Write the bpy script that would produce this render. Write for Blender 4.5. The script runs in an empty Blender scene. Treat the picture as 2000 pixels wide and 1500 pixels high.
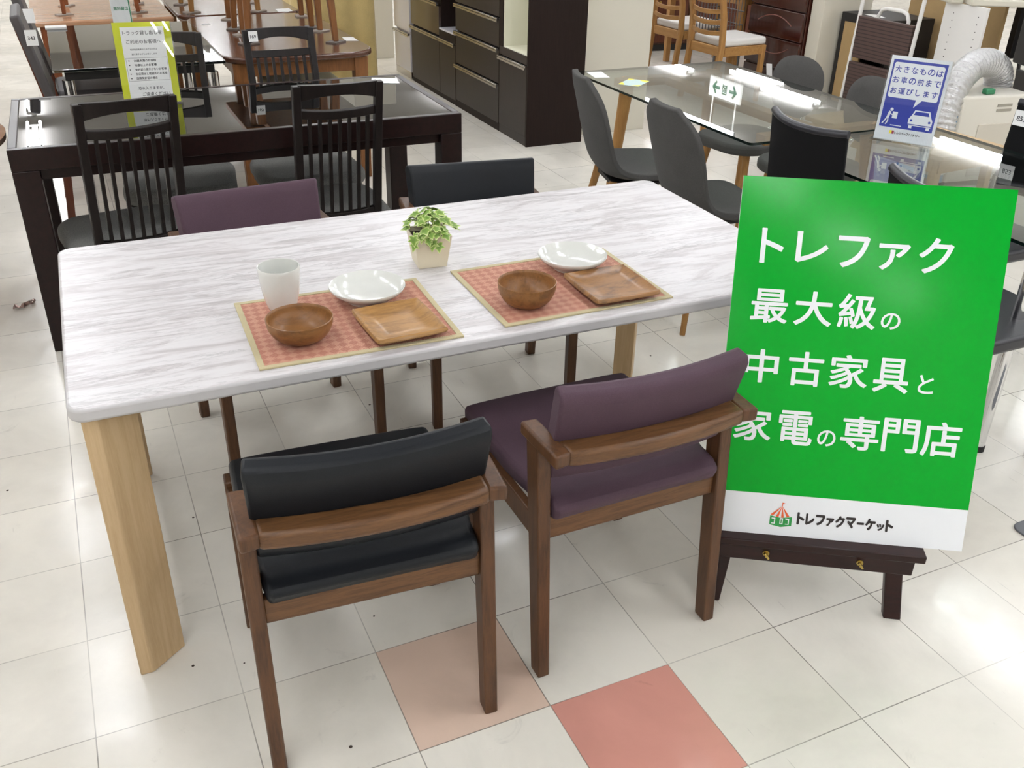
import bpy, bmesh, math, random
from mathutils import Matrix, Vector
random.seed(7)
S = bpy.context.scene
COL = S.collection
PI = math.pi
R = math.radians

# ------------------------------------------------------------------ camera
CAM = Vector((0.19857, -1.57846, 1.61976))
c_right = Vector((0.90942748, -0.41539347, 0.01974659))
c_down = Vector((-0.18719254, -0.45130049, -0.87251752))
c_fwd = Vector((0.37134973, 0.78979499, -0.48818363))
cd = bpy.data.cameras.new('camera')
cam = bpy.data.objects.new('camera', cd)
COL.objects.link(cam)
cam.matrix_world = Matrix(((c_right.x, -c_down.x, -c_fwd.x, CAM.x),
                           (c_right.y, -c_down.y, -c_fwd.y, CAM.y),
                           (c_right.z, -c_down.z, -c_fwd.z, CAM.z), (0, 0, 0, 1)))
cd.sensor_fit = 'HORIZONTAL'
cd.sensor_width = 36.0
cd.lens = 36.0 * 1837.7 / 2000.0
cd.clip_start = 0.05
cd.clip_end = 100
S.camera = cam

# ------------------------------------------------------------------ light
W = bpy.data.worlds.new('world')
S.world = W
W.use_nodes = True
W.node_tree.nodes['Background'].inputs[0].default_value = (0.9, 0.95, 1.0, 1)
W.node_tree.nodes['Background'].inputs[1].default_value = 0.3
TUBE_EMIT = 48.0
S.view_settings.view_transform = 'Standard'
S.view_settings.look = 'None'
S.view_settings.exposure = 0.0
S.view_settings.gamma = 1.0
S.view_settings.use_curve_mapping = False
ROOM = (-6.0, 14.0, -9.5, 17.0)
CEIL = 2.9

# ------------------------------------------------------------------ materials
def lin(c):
    c /= 255.0
    return c / 12.92 if c <= 0.04045 else ((c + 0.055) / 1.055) ** 2.4

def rgb(r, g, b):
    return (lin(r), lin(g), lin(b), 1.0)

class NT:
    def __init__(self, name):
        self.m = bpy.data.materials.new(name)
        self.m.use_nodes = True
        self.t = self.m.node_tree
        self.p = self.t.nodes['Principled BSDF']
        self.out = self.t.nodes['Material Output']
    def n(self, kind, **kw):
        nd = self.t.nodes.new(kind)
        for k, v in kw.items():
            setattr(nd, k, v)
        return nd
    def link(self, a, b):
        self.t.links.new(a, b)
    def val(self, sock, v):
        if hasattr(v, 'is_linked') or isinstance(v, bpy.types.NodeSocket):
            self.link(v, sock)
        else:
            sock.default_value = v
    def math(self, op, a, b=None, c=None, clamp=False):
        nd = self.n('ShaderNodeMath', operation=op)
        nd.use_clamp = clamp
        for i, v in enumerate((a, b, c)):
            if v is not None:
                self.val(nd.inputs[i], v)
        return nd.outputs[0]
    def mix(self, fac, a, b, blend='MIX'):
        nd = self.n('ShaderNodeMix', data_type='RGBA')
        nd.blend_type = blend
        self.val(nd.inputs[0], fac)
        self.val(nd.inputs[6], a)
        self.val(nd.inputs[7], b)
        return nd.outputs[2]
    def coords(self, scale=(1, 1, 1), rot=(0, 0, 0), loc=(0, 0, 0)):
        tc = self.n('ShaderNodeTexCoord')
        mp = self.n('ShaderNodeMapping')
        mp.inputs['Scale'].default_value = scale
        mp.inputs['Rotation'].default_value = rot
        mp.inputs['Location'].default_value = loc
        self.link(tc.outputs['Object'], mp.inputs[0])
        return mp.outputs[0]
    def noise(self, vec, scale, detail=4, rough=0.5, dist=0.0):
        nd = self.n('ShaderNodeTexNoise')
        nd.inputs['Scale'].default_value = scale
        nd.inputs['Detail'].default_value = detail
        nd.inputs['Roughness'].default_value = rough
        nd.inputs['Distortion'].default_value = dist
        self.link(vec, nd.inputs['Vector'])
        return nd.outputs[0]
    def ramp(self, fac, stops):
        nd = self.n('ShaderNodeValToRGB')
        e = nd.color_ramp.elements
        while len(e) < len(stops):
            e.new(0.5)
        for i, (p, c) in enumerate(stops):
            e[i].position = p
            e[i].color = c if len(c) == 4 else (*c, 1)
        self.link(fac, nd.inputs[0])
        return nd.outputs[0]
    def bump(self, h, strength, dist=0.002):
        nd = self.n('ShaderNodeBump')
        nd.inputs['Strength'].default_value = strength
        nd.inputs['Distance'].default_value = dist
        self.link(h, nd.inputs['Height'])
        self.link(nd.outputs[0], self.p.inputs['Normal'])

def G(v):
    return (v, v, v, 1)

def plain(name, col, rough=0.5, metal=0.0, ior=1.5, coat=0.0, grain=0.0, gscale=60):
    a = NT(name)
    v = a.coords()
    nz = a.noise(v, gscale, 3)
    fac = a.ramp(nz, [(0.3, G(1.0 - 0.5 * grain)), (0.7, G(1.0))])
    a.link(a.mix(1.0, col, fac, 'MULTIPLY'), a.p.inputs['Base Color'])
    a.p.inputs['Roughness'].default_value = rough
    a.p.inputs['Metallic'].default_value = metal
    a.p.inputs['IOR'].default_value = ior
    a.p.inputs['Coat Weight'].default_value = coat
    a.p.inputs['Coat Roughness'].default_value = 0.08
    return a.m

def wood(name, c1, c2, rough=0.45, scale=(1, 1, 1), sc=14, coat=0.0, contrast=(0.35, 0.65), ior=1.42):
    """grain runs along the axis with the smallest scale"""
    a = NT(name)
    v = a.coords(scale)
    n1 = a.noise(v, sc, 5, 0.6, 0.6)
    n2 = a.noise(v, sc * 6, 3, 0.6)
    f = a.math('MULTIPLY_ADD', n2, 0.3, a.math('MULTIPLY', n1, 0.8))
    a.link(a.ramp(f, [(contrast[0], c2), (contrast[1], c1)]), a.p.inputs['Base Color'])
    a.p.inputs['Roughness'].default_value = rough
    a.p.inputs['IOR'].default_value = ior
    a.p.inputs['Coat Weight'].default_value = coat
    a.p.inputs['Coat Roughness'].default_value = 0.1
    a.bump(n2, 0.15, 0.0006)
    return a.m

def fabric(name, col, rough=0.9, weave=900, spread=0.35, sheen=0.15, bump=0.4, ior=1.45):
    a = NT(name)
    v = a.coords()
    nz = a.noise(v, weave, 2, 0.7)
    n2 = a.noise(v, 12, 3)
    dark = tuple(c * (1 - spread) for c in col[:3]) + (1,)
    lite = tuple(min(1, c * (1 + spread)) for c in col[:3]) + (1,)
    base = a.ramp(nz, [(0.3, dark), (0.7, lite)])
    soft = a.ramp(n2, [(0.3, G(0.9)), (0.7, G(1.0))])
    a.link(a.mix(1.0, base, soft, 'MULTIPLY'), a.p.inputs['Base Color'])
    a.p.inputs['Roughness'].default_value = rough
    a.p.inputs['Sheen Weight'].default_value = sheen
    a.p.inputs['IOR'].default_value = ior
    a.bump(nz, bump, 0.0008)
    return a.m

def glass_mat(name, tint=(0.9, 0.97, 0.94), f0=0.05, gain=1.0, rough=0.0):
    """sheet glass: clear tint, mirror part by the angle of view (same from both sides)"""
    a = NT(name)
    geo = a.n('ShaderNodeNewGeometry')
    dot = a.n('ShaderNodeVectorMath', operation='DOT_PRODUCT')
    a.link(geo.outputs['Normal'], dot.inputs[0])
    a.link(geo.outputs['Incoming'], dot.inputs[1])
    c = a.math('ABSOLUTE', dot.outputs['Value'])
    k = a.math('POWER', a.math('SUBTRACT', 1.0, c, clamp=True), 5.0)
    fr = a.math('MULTIPLY_ADD', k, (1 - f0) * gain, f0, clamp=True)
    tr = a.n('ShaderNodeBsdfTransparent')
    tr.inputs[0].default_value = (*tint, 1)
    gl = a.n('ShaderNodeBsdfGlossy')
    gl.inputs['Roughness'].default_value = rough
    mx = a.n('ShaderNodeMixShader')
    a.link(fr, mx.inputs[0])
    a.link(tr.outputs[0], mx.inputs[1])
    a.link(gl.outputs[0], mx.inputs[2])
    a.link(mx.outputs[0], a.out.inputs[0])
    return a.m

def emit(name, col, s):
    a = NT(name)
    a.p.inputs['Base Color'].default_value = G(0.8)
    a.p.inputs['Emission Color'].default_value = col
    a.p.inputs['Emission Strength'].default_value = s
    return a.m

TILE = 0.303
def floor_material():
    a = NT('floor_tiles')
    tc = a.n('ShaderNodeTexCoord')
    sp = a.n('ShaderNodeSeparateXYZ')
    a.link(tc.outputs['Object'], sp.inputs[0])
    u = a.math('DIVIDE', sp.outputs[0], TILE)
    v = a.math('DIVIDE', sp.outputs[1], TILE)
    iu, iv = a.math('FLOOR', u), a.math('FLOOR', v)
    fu, fv = a.math('FRACT', u), a.math('FRACT', v)
    eu = a.math('MINIMUM', fu, a.math('SUBTRACT', 1.0, fu))
    ev = a.math('MINIMUM', fv, a.math('SUBTRACT', 1.0, fv))
    cmb = a.n('ShaderNodeCombineXYZ')
    a.link(iu, cmb.inputs[0]); a.link(iv, cmb.inputs[1])
    wn = a.n('ShaderNodeTexWhiteNoise', noise_dimensions='3D')
    a.link(cmb.outputs[0], wn.inputs['Vector'])
    rnd = wn.outputs[0]
    base = a.ramp(rnd, [(0.0, rgb(228, 223, 211)), (0.5, rgb(232, 228, 218)), (1.0, rgb(236, 231, 219))])
    def cell(cx, cy):
        x = a.math('COMPARE', iu, float(cx), 0.1)
        y = a.math('COMPARE', iv, float(cy), 0.1)
        return a.math('MULTIPLY', x, y)
    base = a.mix(cell(2, -1), base, rgb(219, 193, 174))
    base = a.mix(cell(3, -2), base, rgb(206, 147, 134))
    # soft grey wear and small dark specks
    wear = a.noise(tc.outputs['Object'], 2.3, 6, 0.62, 0.4)
    wr = a.ramp(wear, [(0.36, G(0.84)), (0.60, G(1.0))])
    base = a.mix(0.8, base, wr, 'MULTIPLY')
    st = a.noise(a.coords((1, 1, 1), loc=(3, 1, 0)), 7, 5, 0.7, 1.0)
    base = a.mix(1.0, base, a.ramp(st, [(0.24, G(0.82)), (0.36, G(1.0))]), 'MULTIPLY')
    vo = a.n('ShaderNodeTexVoronoi')
    vo.inputs['Scale'].default_value = 9
    a.link(tc.outputs['Object'], vo.inputs['Vector'])
    gate = a.math('GREATER_THAN', a.noise(tc.outputs['Object'], 5, 2), 0.52)
    dot = a.math('MULTIPLY', a.math('LESS_THAN', vo.outputs['Distance'], 0.035), gate)
    base = a.mix(dot, base, rgb(70, 62, 55))
    sc = a.noise(a.coords((30, 1.5, 1), rot=(0, 0, 0.5)), 3, 2, 0.5)
    scr = a.ramp(sc, [(0.235, G(0.6)), (0.25, G(1.0))])
    base = a.mix(0.6, base, scr, 'MULTIPLY')
    # seams
    e = a.math('MINIMUM', eu, ev)
    tone = a.noise(tc.outputs['Object'], 1.7, 2)
    seam = a.math('MULTIPLY', a.math('LESS_THAN', e, 0.0042), a.ramp(tone, [(0.38, G(0.22)), (0.6, G(0.75))]))
    base = a.mix(seam, base, rgb(92, 86, 76))
    a.link(base, a.p.inputs['Base Color'])
    rg = a.noise(tc.outputs['Object'], 9, 5, 0.7, 0.5)
    a.link(a.ramp(rg, [(0.3, G(0.08)), (0.7, G(0.26))]), a.p.inputs['Roughness'])
    a.p.inputs['IOR'].default_value = 1.36
    h = a.math('MULTIPLY_ADD', seam, -1.0, a.math('MULTIPLY', a.noise(tc.outputs['Object'], 6, 2), 0.5))
    a.bump(h, 0.10, 0.004)
    return a.m

def marble_material(name, lift=0.0):
    a = NT(name)
    v = a.coords((1.1, 6.5, 6.5), rot=(0, 0, R(3)))
    n1 = a.noise(v, 3.0, 10, 0.68, 1.3)
    n2 = a.noise(a.coords((0.8, 9, 9), rot=(0, 0, R(-4)), loc=(5, 2, 0)), 2.6, 8, 0.7, 1.6)
    c1 = a.ramp(n1, [(0.32, rgb(176, 171, 171)), (0.42, rgb(190, 185, 185)), (0.475, rgb(201, 197, 197)), (0.52, rgb(210, 207, 207)), (0.72, rgb(213, 211, 211))])
    vein = a.math('ABSOLUTE', a.math('SUBTRACT', n2, 0.5))
    vr = a.ramp(vein, [(0.0, G(0.66)), (0.014, G(0.86)), (0.035, G(1.0))])
    msk = a.ramp(a.noise(v, 1.5, 3), [(0.40, G(0.0)), (0.55, G(1.0))])
    a.link(a.mix(msk, c1, a.mix(1.0, c1, vr, 'MULTIPLY')), a.p.inputs['Base Color'])
    a.p.inputs['Roughness'].default_value = 0.33
    return a.m

def placemat_material():
    a = NT('basket_weave')
    v = a.coords((1, 1, 1), rot=(0, 0, R(45)))
    sp = a.n('ShaderNodeSeparateXYZ')
    a.link(v, sp.inputs[0])
    B = 0.017
    u = a.math('DIVIDE', sp.outputs[0], B)
    w = a.math('DIVIDE', sp.outputs[1], B)
    par = a.math('MODULO', a.math('ABSOLUTE', a.math('ADD', a.math('FLOOR', u), a.math('FLOOR', w))), 2.0)
    su = a.math('ABSOLUTE', a.math('SUBTRACT', a.math('FRACT', a.math('MULTIPLY', u, 6.0)), 0.5))
    sw = a.math('ABSOLUTE', a.math('SUBTRACT', a.math('FRACT', a.math('MULTIPLY', w, 6.0)), 0.5))
    pick = a.math('GREATER_THAN', par, 0.5)
    s = a.math('ADD', a.math('MULTIPLY', su, pick), a.math('MULTIPLY', sw, a.math('SUBTRACT', 1.0, pick)))
    col = a.ramp(s, [(0.0, rgb(158, 92, 74)), (0.18, rgb(154, 88, 71)), (0.32, rgb(216, 174, 148))])
    col_shaded = a.ramp(s, [(0.0, rgb(152, 88, 71)), (0.22, rgb(156, 91, 74)), (0.38, rgb(192, 142, 120))])  # cross-turned blocks: their different shading is put into the stripe colour
    a.link(a.mix(pick, col_shaded, col), a.p.inputs['Base Color'])
    a.p.inputs['Roughness'].default_value = 0.7
    a.bump(a.math('MULTIPLY', s, -1.0), 0.5, 0.001)
    return a.m

def ivy_material():
    a = NT('ivy_leaf')
    at = a.n('ShaderNodeAttribute')
    at.attribute_name = 'rim'
    n = a.noise(a.coords(), 120, 3)
    f = a.math('ADD', at.outputs['Fac'], a.math('MULTIPLY', a.math('SUBTRACT', n, 0.5), 0.5))
    a.link(a.ramp(f, [(0.15, rgb(102, 138, 50)), (0.55, rgb(132, 164, 70)), (0.78, rgb(182, 200, 118)), (1.0, rgb(212, 220, 164))]), a.p.inputs['Base Color'])
    a.p.inputs['Roughness'].default_value = 0.5
    return a.m

def foil_material():
    a = NT('foil_duct')
    v = a.coords()
    n = a.noise(v, 55, 4, 0.7, 1.0)
    a.p.inputs['Base Color'].default_value = G(0.66)
    a.p.inputs['Metallic'].default_value = 1.0
    a.p.inputs['Roughness'].default_value = 0.28
    a.bump(n, 0.9, 0.01)
    return a.m

M = {}
M['floor'] = floor_material()
M['marble'] = marble_material('marble_top')
M['edge'] = plain('marble_edge', rgb(192, 190, 190), 0.35, grain=0.15, gscale=14)
M['ash'] = wood('ash_leg', rgb(198, 171, 132), rgb(182, 154, 114), 0.5, (14, 14, 0.9), 5)
M['walnut'] = wood('walnut', rgb(94, 63, 39), rgb(63, 41, 25), 0.42, (9, 9, 0.8), 7)
M['walnut_rail'] = wood('walnut_rail', rgb(108, 75, 46), rgb(64, 41, 24), 0.38, (1.0, 10, 12), 7)
M['leather_black'] = fabric('leather_black', rgb(24, 27, 31), 0.42, 500, 0.12, 0.0, 0.25, 1.33)
M['leather_purple'] = fabric('leather_purple', rgb(80, 60, 71), 0.65, 700, 0.14, 0.03, 0.3, 1.33)
M['dark_wood'] = wood('dark_wood', rgb(33, 17, 15), rgb(21, 10, 9), 0.32, (8, 1, 8), 6, 0.0, ior=1.33)
M['easel'] = wood('easel_wood', rgb(44, 18, 15), rgb(27, 10, 9), 0.35, (1, 8, 8), 6, 0.1, ior=1.35)
M['black_wood'] = wood('black_wood', rgb(31, 25, 23), rgb(21, 16, 15), 0.42, (6, 6, 1), 6, ior=1.33)
M['grey_fabric'] = fabric('grey_fabric', rgb(78, 77, 75), 0.95, 650, 0.3, 0.05, 0.4, 1.3)
M['seat_fabric'] = fabric('seat_fabric', rgb(116, 116, 112), 0.95, 420, 0.5, 0.05, 0.4, 1.3)
M['oak'] = wood('oak_light', rgb(168, 125, 72), rgb(144, 101, 53), 0.5, (9, 9, 0.9), 6)
M['oak_x'] = wood('oak_light_x', rgb(168, 125, 72), rgb(144, 101, 53), 0.5, (0.9, 9, 9), 6)
M['pale_oak'] = wood('pale_oak', rgb(192, 166, 128), rgb(172, 144, 104), 0.5, (9, 0.9, 9), 6)
M['brown_top'] = wood('brown_top', rgb(86, 53, 37), rgb(68, 40, 27), 0.22, (6, 1, 6), 5, 0.3)
M['brown_leg'] = wood('brown_leg', rgb(132, 86, 46), rgb(106, 66, 33), 0.4, (8, 8, 1), 6)
M['orange_top'] = wood('orange_top', rgb(190, 148, 116), rgb(172, 126, 94), 0.2, (1, 7, 7), 4, 0.3)
M['orange_wood'] = wood('orange_wood', rgb(142, 82, 46), rgb(112, 60, 32), 0.4, (8, 8, 1), 6)
M['red_wood'] = wood('red_wood', rgb(96, 48, 26), rgb(72, 33, 18), 0.4, (8, 8, 1), 6)
M['cab_dark'] = wood('cabinet_dark', rgb(50, 41, 36), rgb(42, 34, 30), 0.35, (8, 8, 0.8), 14, ior=1.35)
M['cab_side'] = wood('cabinet_side', rgb(36, 25, 21), rgb(27, 18, 15), 0.5, (14, 14, 0.5), 14, ior=1.25)
M['cab_gloss'] = plain('cabinet_gloss', rgb(58, 47, 42), 0.08, coat=0.6)
M['white_gloss'] = plain('white_gloss', rgb(226, 224, 230), 0.12, coat=0.3)
M['cream'] = plain('cream_panel', rgb(204, 199, 184), 0.5)
M['cream_in'] = plain('cream_inside', rgb(228, 226, 206), 0.5)
M['white'] = plain('white_paint', rgb(224, 222, 218), 0.5)
M['paper'] = plain('paper', rgb(232, 232, 230), 0.6)
M['steel'] = plain('brushed_steel', rgb(196, 192, 184), 0.25, 1.0)
M['chrome'] = plain('chrome', rgb(225, 225, 225), 0.08, 1.0)
M['brass'] = plain('brass', rgb(190, 165, 95), 0.3, 1.0)
M['rubber'] = plain('rubber', rgb(26, 26, 27), 0.7)
M['porcelain'] = plain('porcelain', rgb(216, 217, 211), 0.12, coat=0.4)
M['pot'] = plain('pot_ceramic', rgb(220, 210, 184), 0.45)
M['soil'] = plain('soil', rgb(58, 48, 34), 0.9, grain=0.6)
M['acacia'] = wood('acacia', rgb(164, 122, 70), rgb(100, 68, 38), 0.4, (1.2, 6, 6), 9, 0.1, (0.28, 0.62))
M['acacia_bowl'] = wood('acacia_bowl', rgb(138, 95, 52), rgb(90, 58, 30), 0.42, (1.2, 5, 5), 9, 0.1, (0.28, 0.62))
M['acacia_dark'] = wood('acacia_dark', rgb(146, 104, 60), rgb(78, 53, 32), 0.42, (1.4, 4, 4), 8, 0.1, (0.33, 0.6))
M['weave'] = placemat_material()
M['binding'] = fabric('mat_binding', rgb(188, 176, 138), 0.9, 900, 0.08)
M['ivy'] = ivy_material()
M['stem'] = plain('stem', rgb(120, 140, 70), 0.6)
M['green'] = plain('sign_green', rgb(0, 162, 42), 0.14, ior=1.3)
M['sign_white'] = plain('sign_white', rgb(238, 241, 244), 0.25)
M['logo_black'] = plain('logo_black', rgb(35, 28, 28), 0.4)
M['logo_green'] = plain('logo_green', rgb(40, 150, 70), 0.4)
M['logo_orange'] = plain('logo_orange', rgb(226, 96, 44), 0.4)
M['blue'] = plain('sign_blue', rgb(52, 66, 160), 0.4)
M['yellow'] = plain('sign_yellow', rgb(228, 232, 48), 0.5)
M['pale_yellow'] = plain('card_yellow', rgb(238, 224, 70), 0.5)
M['ink'] = plain('ink', rgb(58, 58, 62), 0.6)
M['small_green'] = plain('small_green', rgb(52, 128, 88), 0.5)
M['acrylic'] = glass_mat('acrylic', (0.95, 0.96, 0.96), 0.04)
M['glass'] = glass_mat('table_glass', (0.90, 0.94, 0.92), 0.07, 1.5)
M['glass_edge'] = plain('glass_edge', rgb(18, 34, 30), 0.15)
M['black_glass'] = plain('black_glass', rgb(14, 14, 13), 0.0, ior=1.72)
M['black_glass_b'] = plain('black_glass_green', rgb(18, 22, 20), 0.02, ior=2.6)
M['mesh_black'] = fabric('mesh_black', rgb(20, 20, 21), 0.8, 800, 0.3, 0.0, 0.4, 1.25)
M['vinyl_black'] = plain('vinyl_black', rgb(34, 34, 40), 0.35)
M['grey_leather'] = plain('grey_leather', rgb(70, 66, 66), 0.5)
M['drawer_red'] = plain('drawer_red', rgb(56, 20, 12), 0.2, coat=0.2)
M['drawer_line'] = plain('drawer_line', rgb(104, 56, 42), 0.3)
M['tan'] = plain('tan_board', rgb(170, 142, 98), 0.7, grain=0.15, gscale=20)
M['yellow_cloth'] = fabric('yellow_cloth', rgb(214, 190, 128), 0.9, 300, 0.1, 0.2)
M['rib_brown'] = None
M['foil'] = foil_material()
M['ac_white'] = plain('ac_white', rgb(216, 212, 200), 0.4)
M['ac_blue'] = plain('ac_blue', rgb(118, 160, 190), 0.3)
M['black_matt'] = plain('black_matt', rgb(24, 22, 22), 0.5)
M['pad'] = fabric('felt_pad', rgb(150, 138, 126), 0.9, 300, 0.15)
M['pad_dark'] = fabric('felt_pad_dark', rgb(96, 86, 78), 0.9, 300, 0.15)
M['mat_grey'] = plain('floor_plate_grey', rgb(92, 94, 98), 0.5)
M['wall'] = plain('wall_paint', rgb(214, 208, 196), 0.8)
M['ceiling'] = plain('ceiling_board', rgb(164, 160, 155), 0.85, grain=0.1, gscale=30)
M['foil_candy'] = plain('candy_foil', rgb(196, 168, 160), 0.25, 0.6, grain=0.8, gscale=200)
M['tube'] = emit('lamp_tube', (0.955, 0.985, 1.04, 1), TUBE_EMIT)
M['exit_face'] = emit('exit_face', (0.92, 0.95, 0.86, 1), 0.5)
M['exit_green'] = plain('exit_green', rgb(20, 92, 64), 0.5)
M['bin_wire'] = plain('wire', rgb(110, 110, 112), 0.3, 0.9)

def ribbed():
    a = NT('ribbed_brown')
    sp = a.n('ShaderNodeSeparateXYZ')
    a.link(a.coords(), sp.inputs[0])
    w = a.math('ABSOLUTE', a.math('SUBTRACT', a.math('FRACT', a.math('MULTIPLY', sp.outputs[2], 42.0)), 0.5))
    a.link(a.ramp(w, [(0.06, rgb(44, 30, 28)), (0.2, rgb(76, 57, 52))]), a.p.inputs['Base Color'])
    a.p.inputs['Roughness'].default_value = 0.55
    return a.m
M['rib_brown'] = ribbed()

# ------------------------------------------------------------------ geometry helpers
class MB:
    def __init__(self):
        self.bm = bmesh.new()
        self.mi = 0
    def face(self, vs):
        f = self.bm.faces.new(vs)
        f.material_index = self.mi
        return f
    def hexa(self, lo, hi):
        """solid from four lower and four upper corners (counter-clockwise seen from above)"""
        a = [self.bm.verts.new(p) for p in lo]
        b = [self.bm.verts.new(p) for p in hi]
        self.face(a[::-1]); self.face(b)
        n = len(a)
        for i in range(n):
            j = (i + 1) % n
            self.face([a[i], a[j], b[j], b[i]])
        return self
    def box(self, x0, x1, y0, y1, z0, z1, mat=None):
        lo = [Vector(p) for p in ((x0, y0, z0), (x1, y0, z0), (x1, y1, z0), (x0, y1, z0))]
        hi = [Vector(p) for p in ((x0, y0, z1), (x1, y0, z1), (x1, y1, z1), (x0, y1, z1))]
        if mat is not None:
            lo = [mat @ p for p in lo]; hi = [mat @ p for p in hi]
        return self.hexa(lo, hi)
    def cbox(self, c, s, mat=None):
        return self.box(c[0]-s[0]/2, c[0]+s[0]/2, c[1]-s[1]/2, c[1]+s[1]/2, c[2]-s[2]/2, c[2]+s[2]/2, mat)
    def beam(self, p, q, w, d, w2=None, d2=None):
        """leg from foot p to head q; w along x, d along y, cut level at both ends"""
        w2 = w if w2 is None else w2
        d2 = d if d2 is None else d2
        def ring(c, w, d):
            return [Vector((c[0]-w/2, c[1]-d/2, c[2])), Vector((c[0]+w/2, c[1]-d/2, c[2])),
                    Vector((c[0]+w/2, c[1]+d/2, c[2])), Vector((c[0]-w/2, c[1]+d/2, c[2]))]
        return self.hexa(ring(p, w, d), ring(q, w2, d2))
    def tube(self, pts, r, n=10, closed=False):
        pts = [Vector(p) for p in pts]
        rs = r if isinstance(r, (list, tuple)) else [r] * len(pts)
        rings = []
        N = len(pts)
        prev = None
        for i, p in enumerate(pts):
            if closed:
                t = (pts[(i+1) % N] - pts[i-1]).normalized()
            else:
                t = (pts[min(i+1, N-1)] - pts[max(i-1, 0)]).normalized()
            if prev is None:
                ref = Vector((0, 0, 1)) if abs(t.z) < 0.9 else Vector((1, 0, 0))
                a = t.cross(ref).normalized()
            else:
                a = (prev - t * prev.dot(t)).normalized()
            prev = a
            b = t.cross(a)
            rings.append([self.bm.verts.new(p + (a * math.cos(2*PI*k/n) + b * math.sin(2*PI*k/n)) * rs[i]) for k in range(n)])
        rng = range(N if closed else N - 1)
        for i in rng:
            A, B = rings[i], rings[(i+1) % N]
            for k in range(n):
                self.face([A[k], A[(k+1) % n], B[(k+1) % n], B[k]])
        if not closed:
            self.face(rings[0][::-1]); self.face(rings[-1])
        return self
    def lathe(self, prof, n=40, c=(0, 0, 0)):
        rings = []
        for r, z in prof:
            if r < 1e-6:
                rings.append([self.bm.verts.new((c[0], c[1], c[2]+z))])
            else:
                rings.append([self.bm.verts.new((c[0]+r*math.cos(2*PI*k/n), c[1]+r*math.sin(2*PI*k/n), c[2]+z)) for k in range(n)])
        for A, B in zip(rings, rings[1:]):
            for k in range(n):
                j = (k+1) % n
                if len(A) == 1:
                    self.face([A[0], B[j], B[k]])
                elif len(B) == 1:
                    self.face([A[k], A[j], B[0]])
                else:
                    self.face([A[k], A[j], B[j], B[k]])
        return self
    def prism(self, poly, z0, z1, mat=None):
        lo = [Vector((x, y, z0)) for x, y in poly]
        hi = [Vector((x, y, z1)) for x, y in poly]
        if mat is not None:
            lo = [mat @ p for p in lo]; hi = [mat @ p for p in hi]
        return self.hexa(lo, hi)
    def grid(self, fn, nu, nv, wrap=False):
        g = [[self.bm.verts.new(fn(i/nu, j/nv)) for j in range(nv+1)] for i in range(nu+1)]
        for i in range(nu):
            for j in range(nv):
                self.face([g[i][j], g[i+1][j], g[i+1][j+1], g[i][j+1]])
        return g
    def shell(self, fn, th, nu, nv):
        """closed slab: fn(u,v) gives the mid surface, th its thickness (number or function)"""
        def nrm(u, v):
            e = 1e-3
            a = fn(min(u+e, 1), v) - fn(max(u-e, 0), v)
            b = fn(u, min(v+e, 1)) - fn(u, max(v-e, 0))
            return a.cross(b).normalized()
        T = th if callable(th) else (lambda u, v: th)
        top = [[None]*(nv+1) for _ in range(nu+1)]
        bot = [[None]*(nv+1) for _ in range(nu+1)]
        for i in range(nu+1):
            for j in range(nv+1):
                u, v = i/nu, j/nv
                p, n, t = fn(u, v), nrm(u, v), T(u, v)
                top[i][j] = self.bm.verts.new(p + n*t/2)
                bot[i][j] = self.bm.verts.new(p - n*t/2)
        for i in range(nu):
            for j in range(nv):
                self.face([top[i][j], top[i+1][j], top[i+1][j+1], top[i][j+1]])
                self.face([bot[i][j+1], bot[i+1][j+1], bot[i+1][j], bot[i][j]])
        for i in range(nu):
            self.face([top[i+1][0], top[i][0], bot[i][0], bot[i+1][0]])
            self.face([top[i][nv], top[i+1][nv], bot[i+1][nv], bot[i][nv]])
        for j in range(nv):
            self.face([top[0][j], top[0][j+1], bot[0][j+1], bot[0][j]])
            self.face([top[nu][j+1], top[nu][j], bot[nu][j], bot[nu][j+1]])
        return self
    def build(self, name, mat, parent=None, bevel=0.0, seg=2, smooth=38, subsurf=0):
        bmesh.ops.recalc_face_normals(self.bm, faces=self.bm.faces[:])
        me = bpy.data.meshes.new(name)
        self.bm.to_mesh(me)
        self.bm.free()
        for m in (mat if isinstance(mat, (list, tuple)) else [mat]):
            me.materials.append(m)
        if smooth:
            me.polygons.foreach_set('use_smooth', [True]*len(me.polygons))
            me.set_sharp_from_angle(angle=R(smooth))
        o = bpy.data.objects.new(name, me)
        COL.objects.link(o)
        if parent is not None:
            o.parent = parent
        if bevel:
            b = o.modifiers.new('bevel', 'BEVEL')
            b.width = bevel; b.segments = seg; b.limit_method = 'ANGLE'; b.angle_limit = R(30)
            b.harden_normals = False
        if subsurf:
            s = o.modifiers.new('subsurf', 'SUBSURF')
            s.levels = subsurf; s.render_levels = subsurf
        return o

def thing(name, label, cat, loc=(0, 0, 0), rz=0.0, group=None):
    o = bpy.data.objects.new(name, None)
    COL.objects.link(o)
    o.empty_display_size = 0.1
    o.location = loc
    o.rotation_euler = (0, 0, rz)
    o['label'] = label
    o['category'] = cat
    if group:
        o['group'] = group
    return o

def tag(o, label, cat, group=None, kind=None):
    o['label'] = label
    o['category'] = cat
    if group:
        o['group'] = group
    if kind:
        o['kind'] = kind
    return o

def struct(o, label, cat):
    o['kind'] = 'structure'
    o['label'] = label
    o['category'] = cat
    return o

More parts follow.
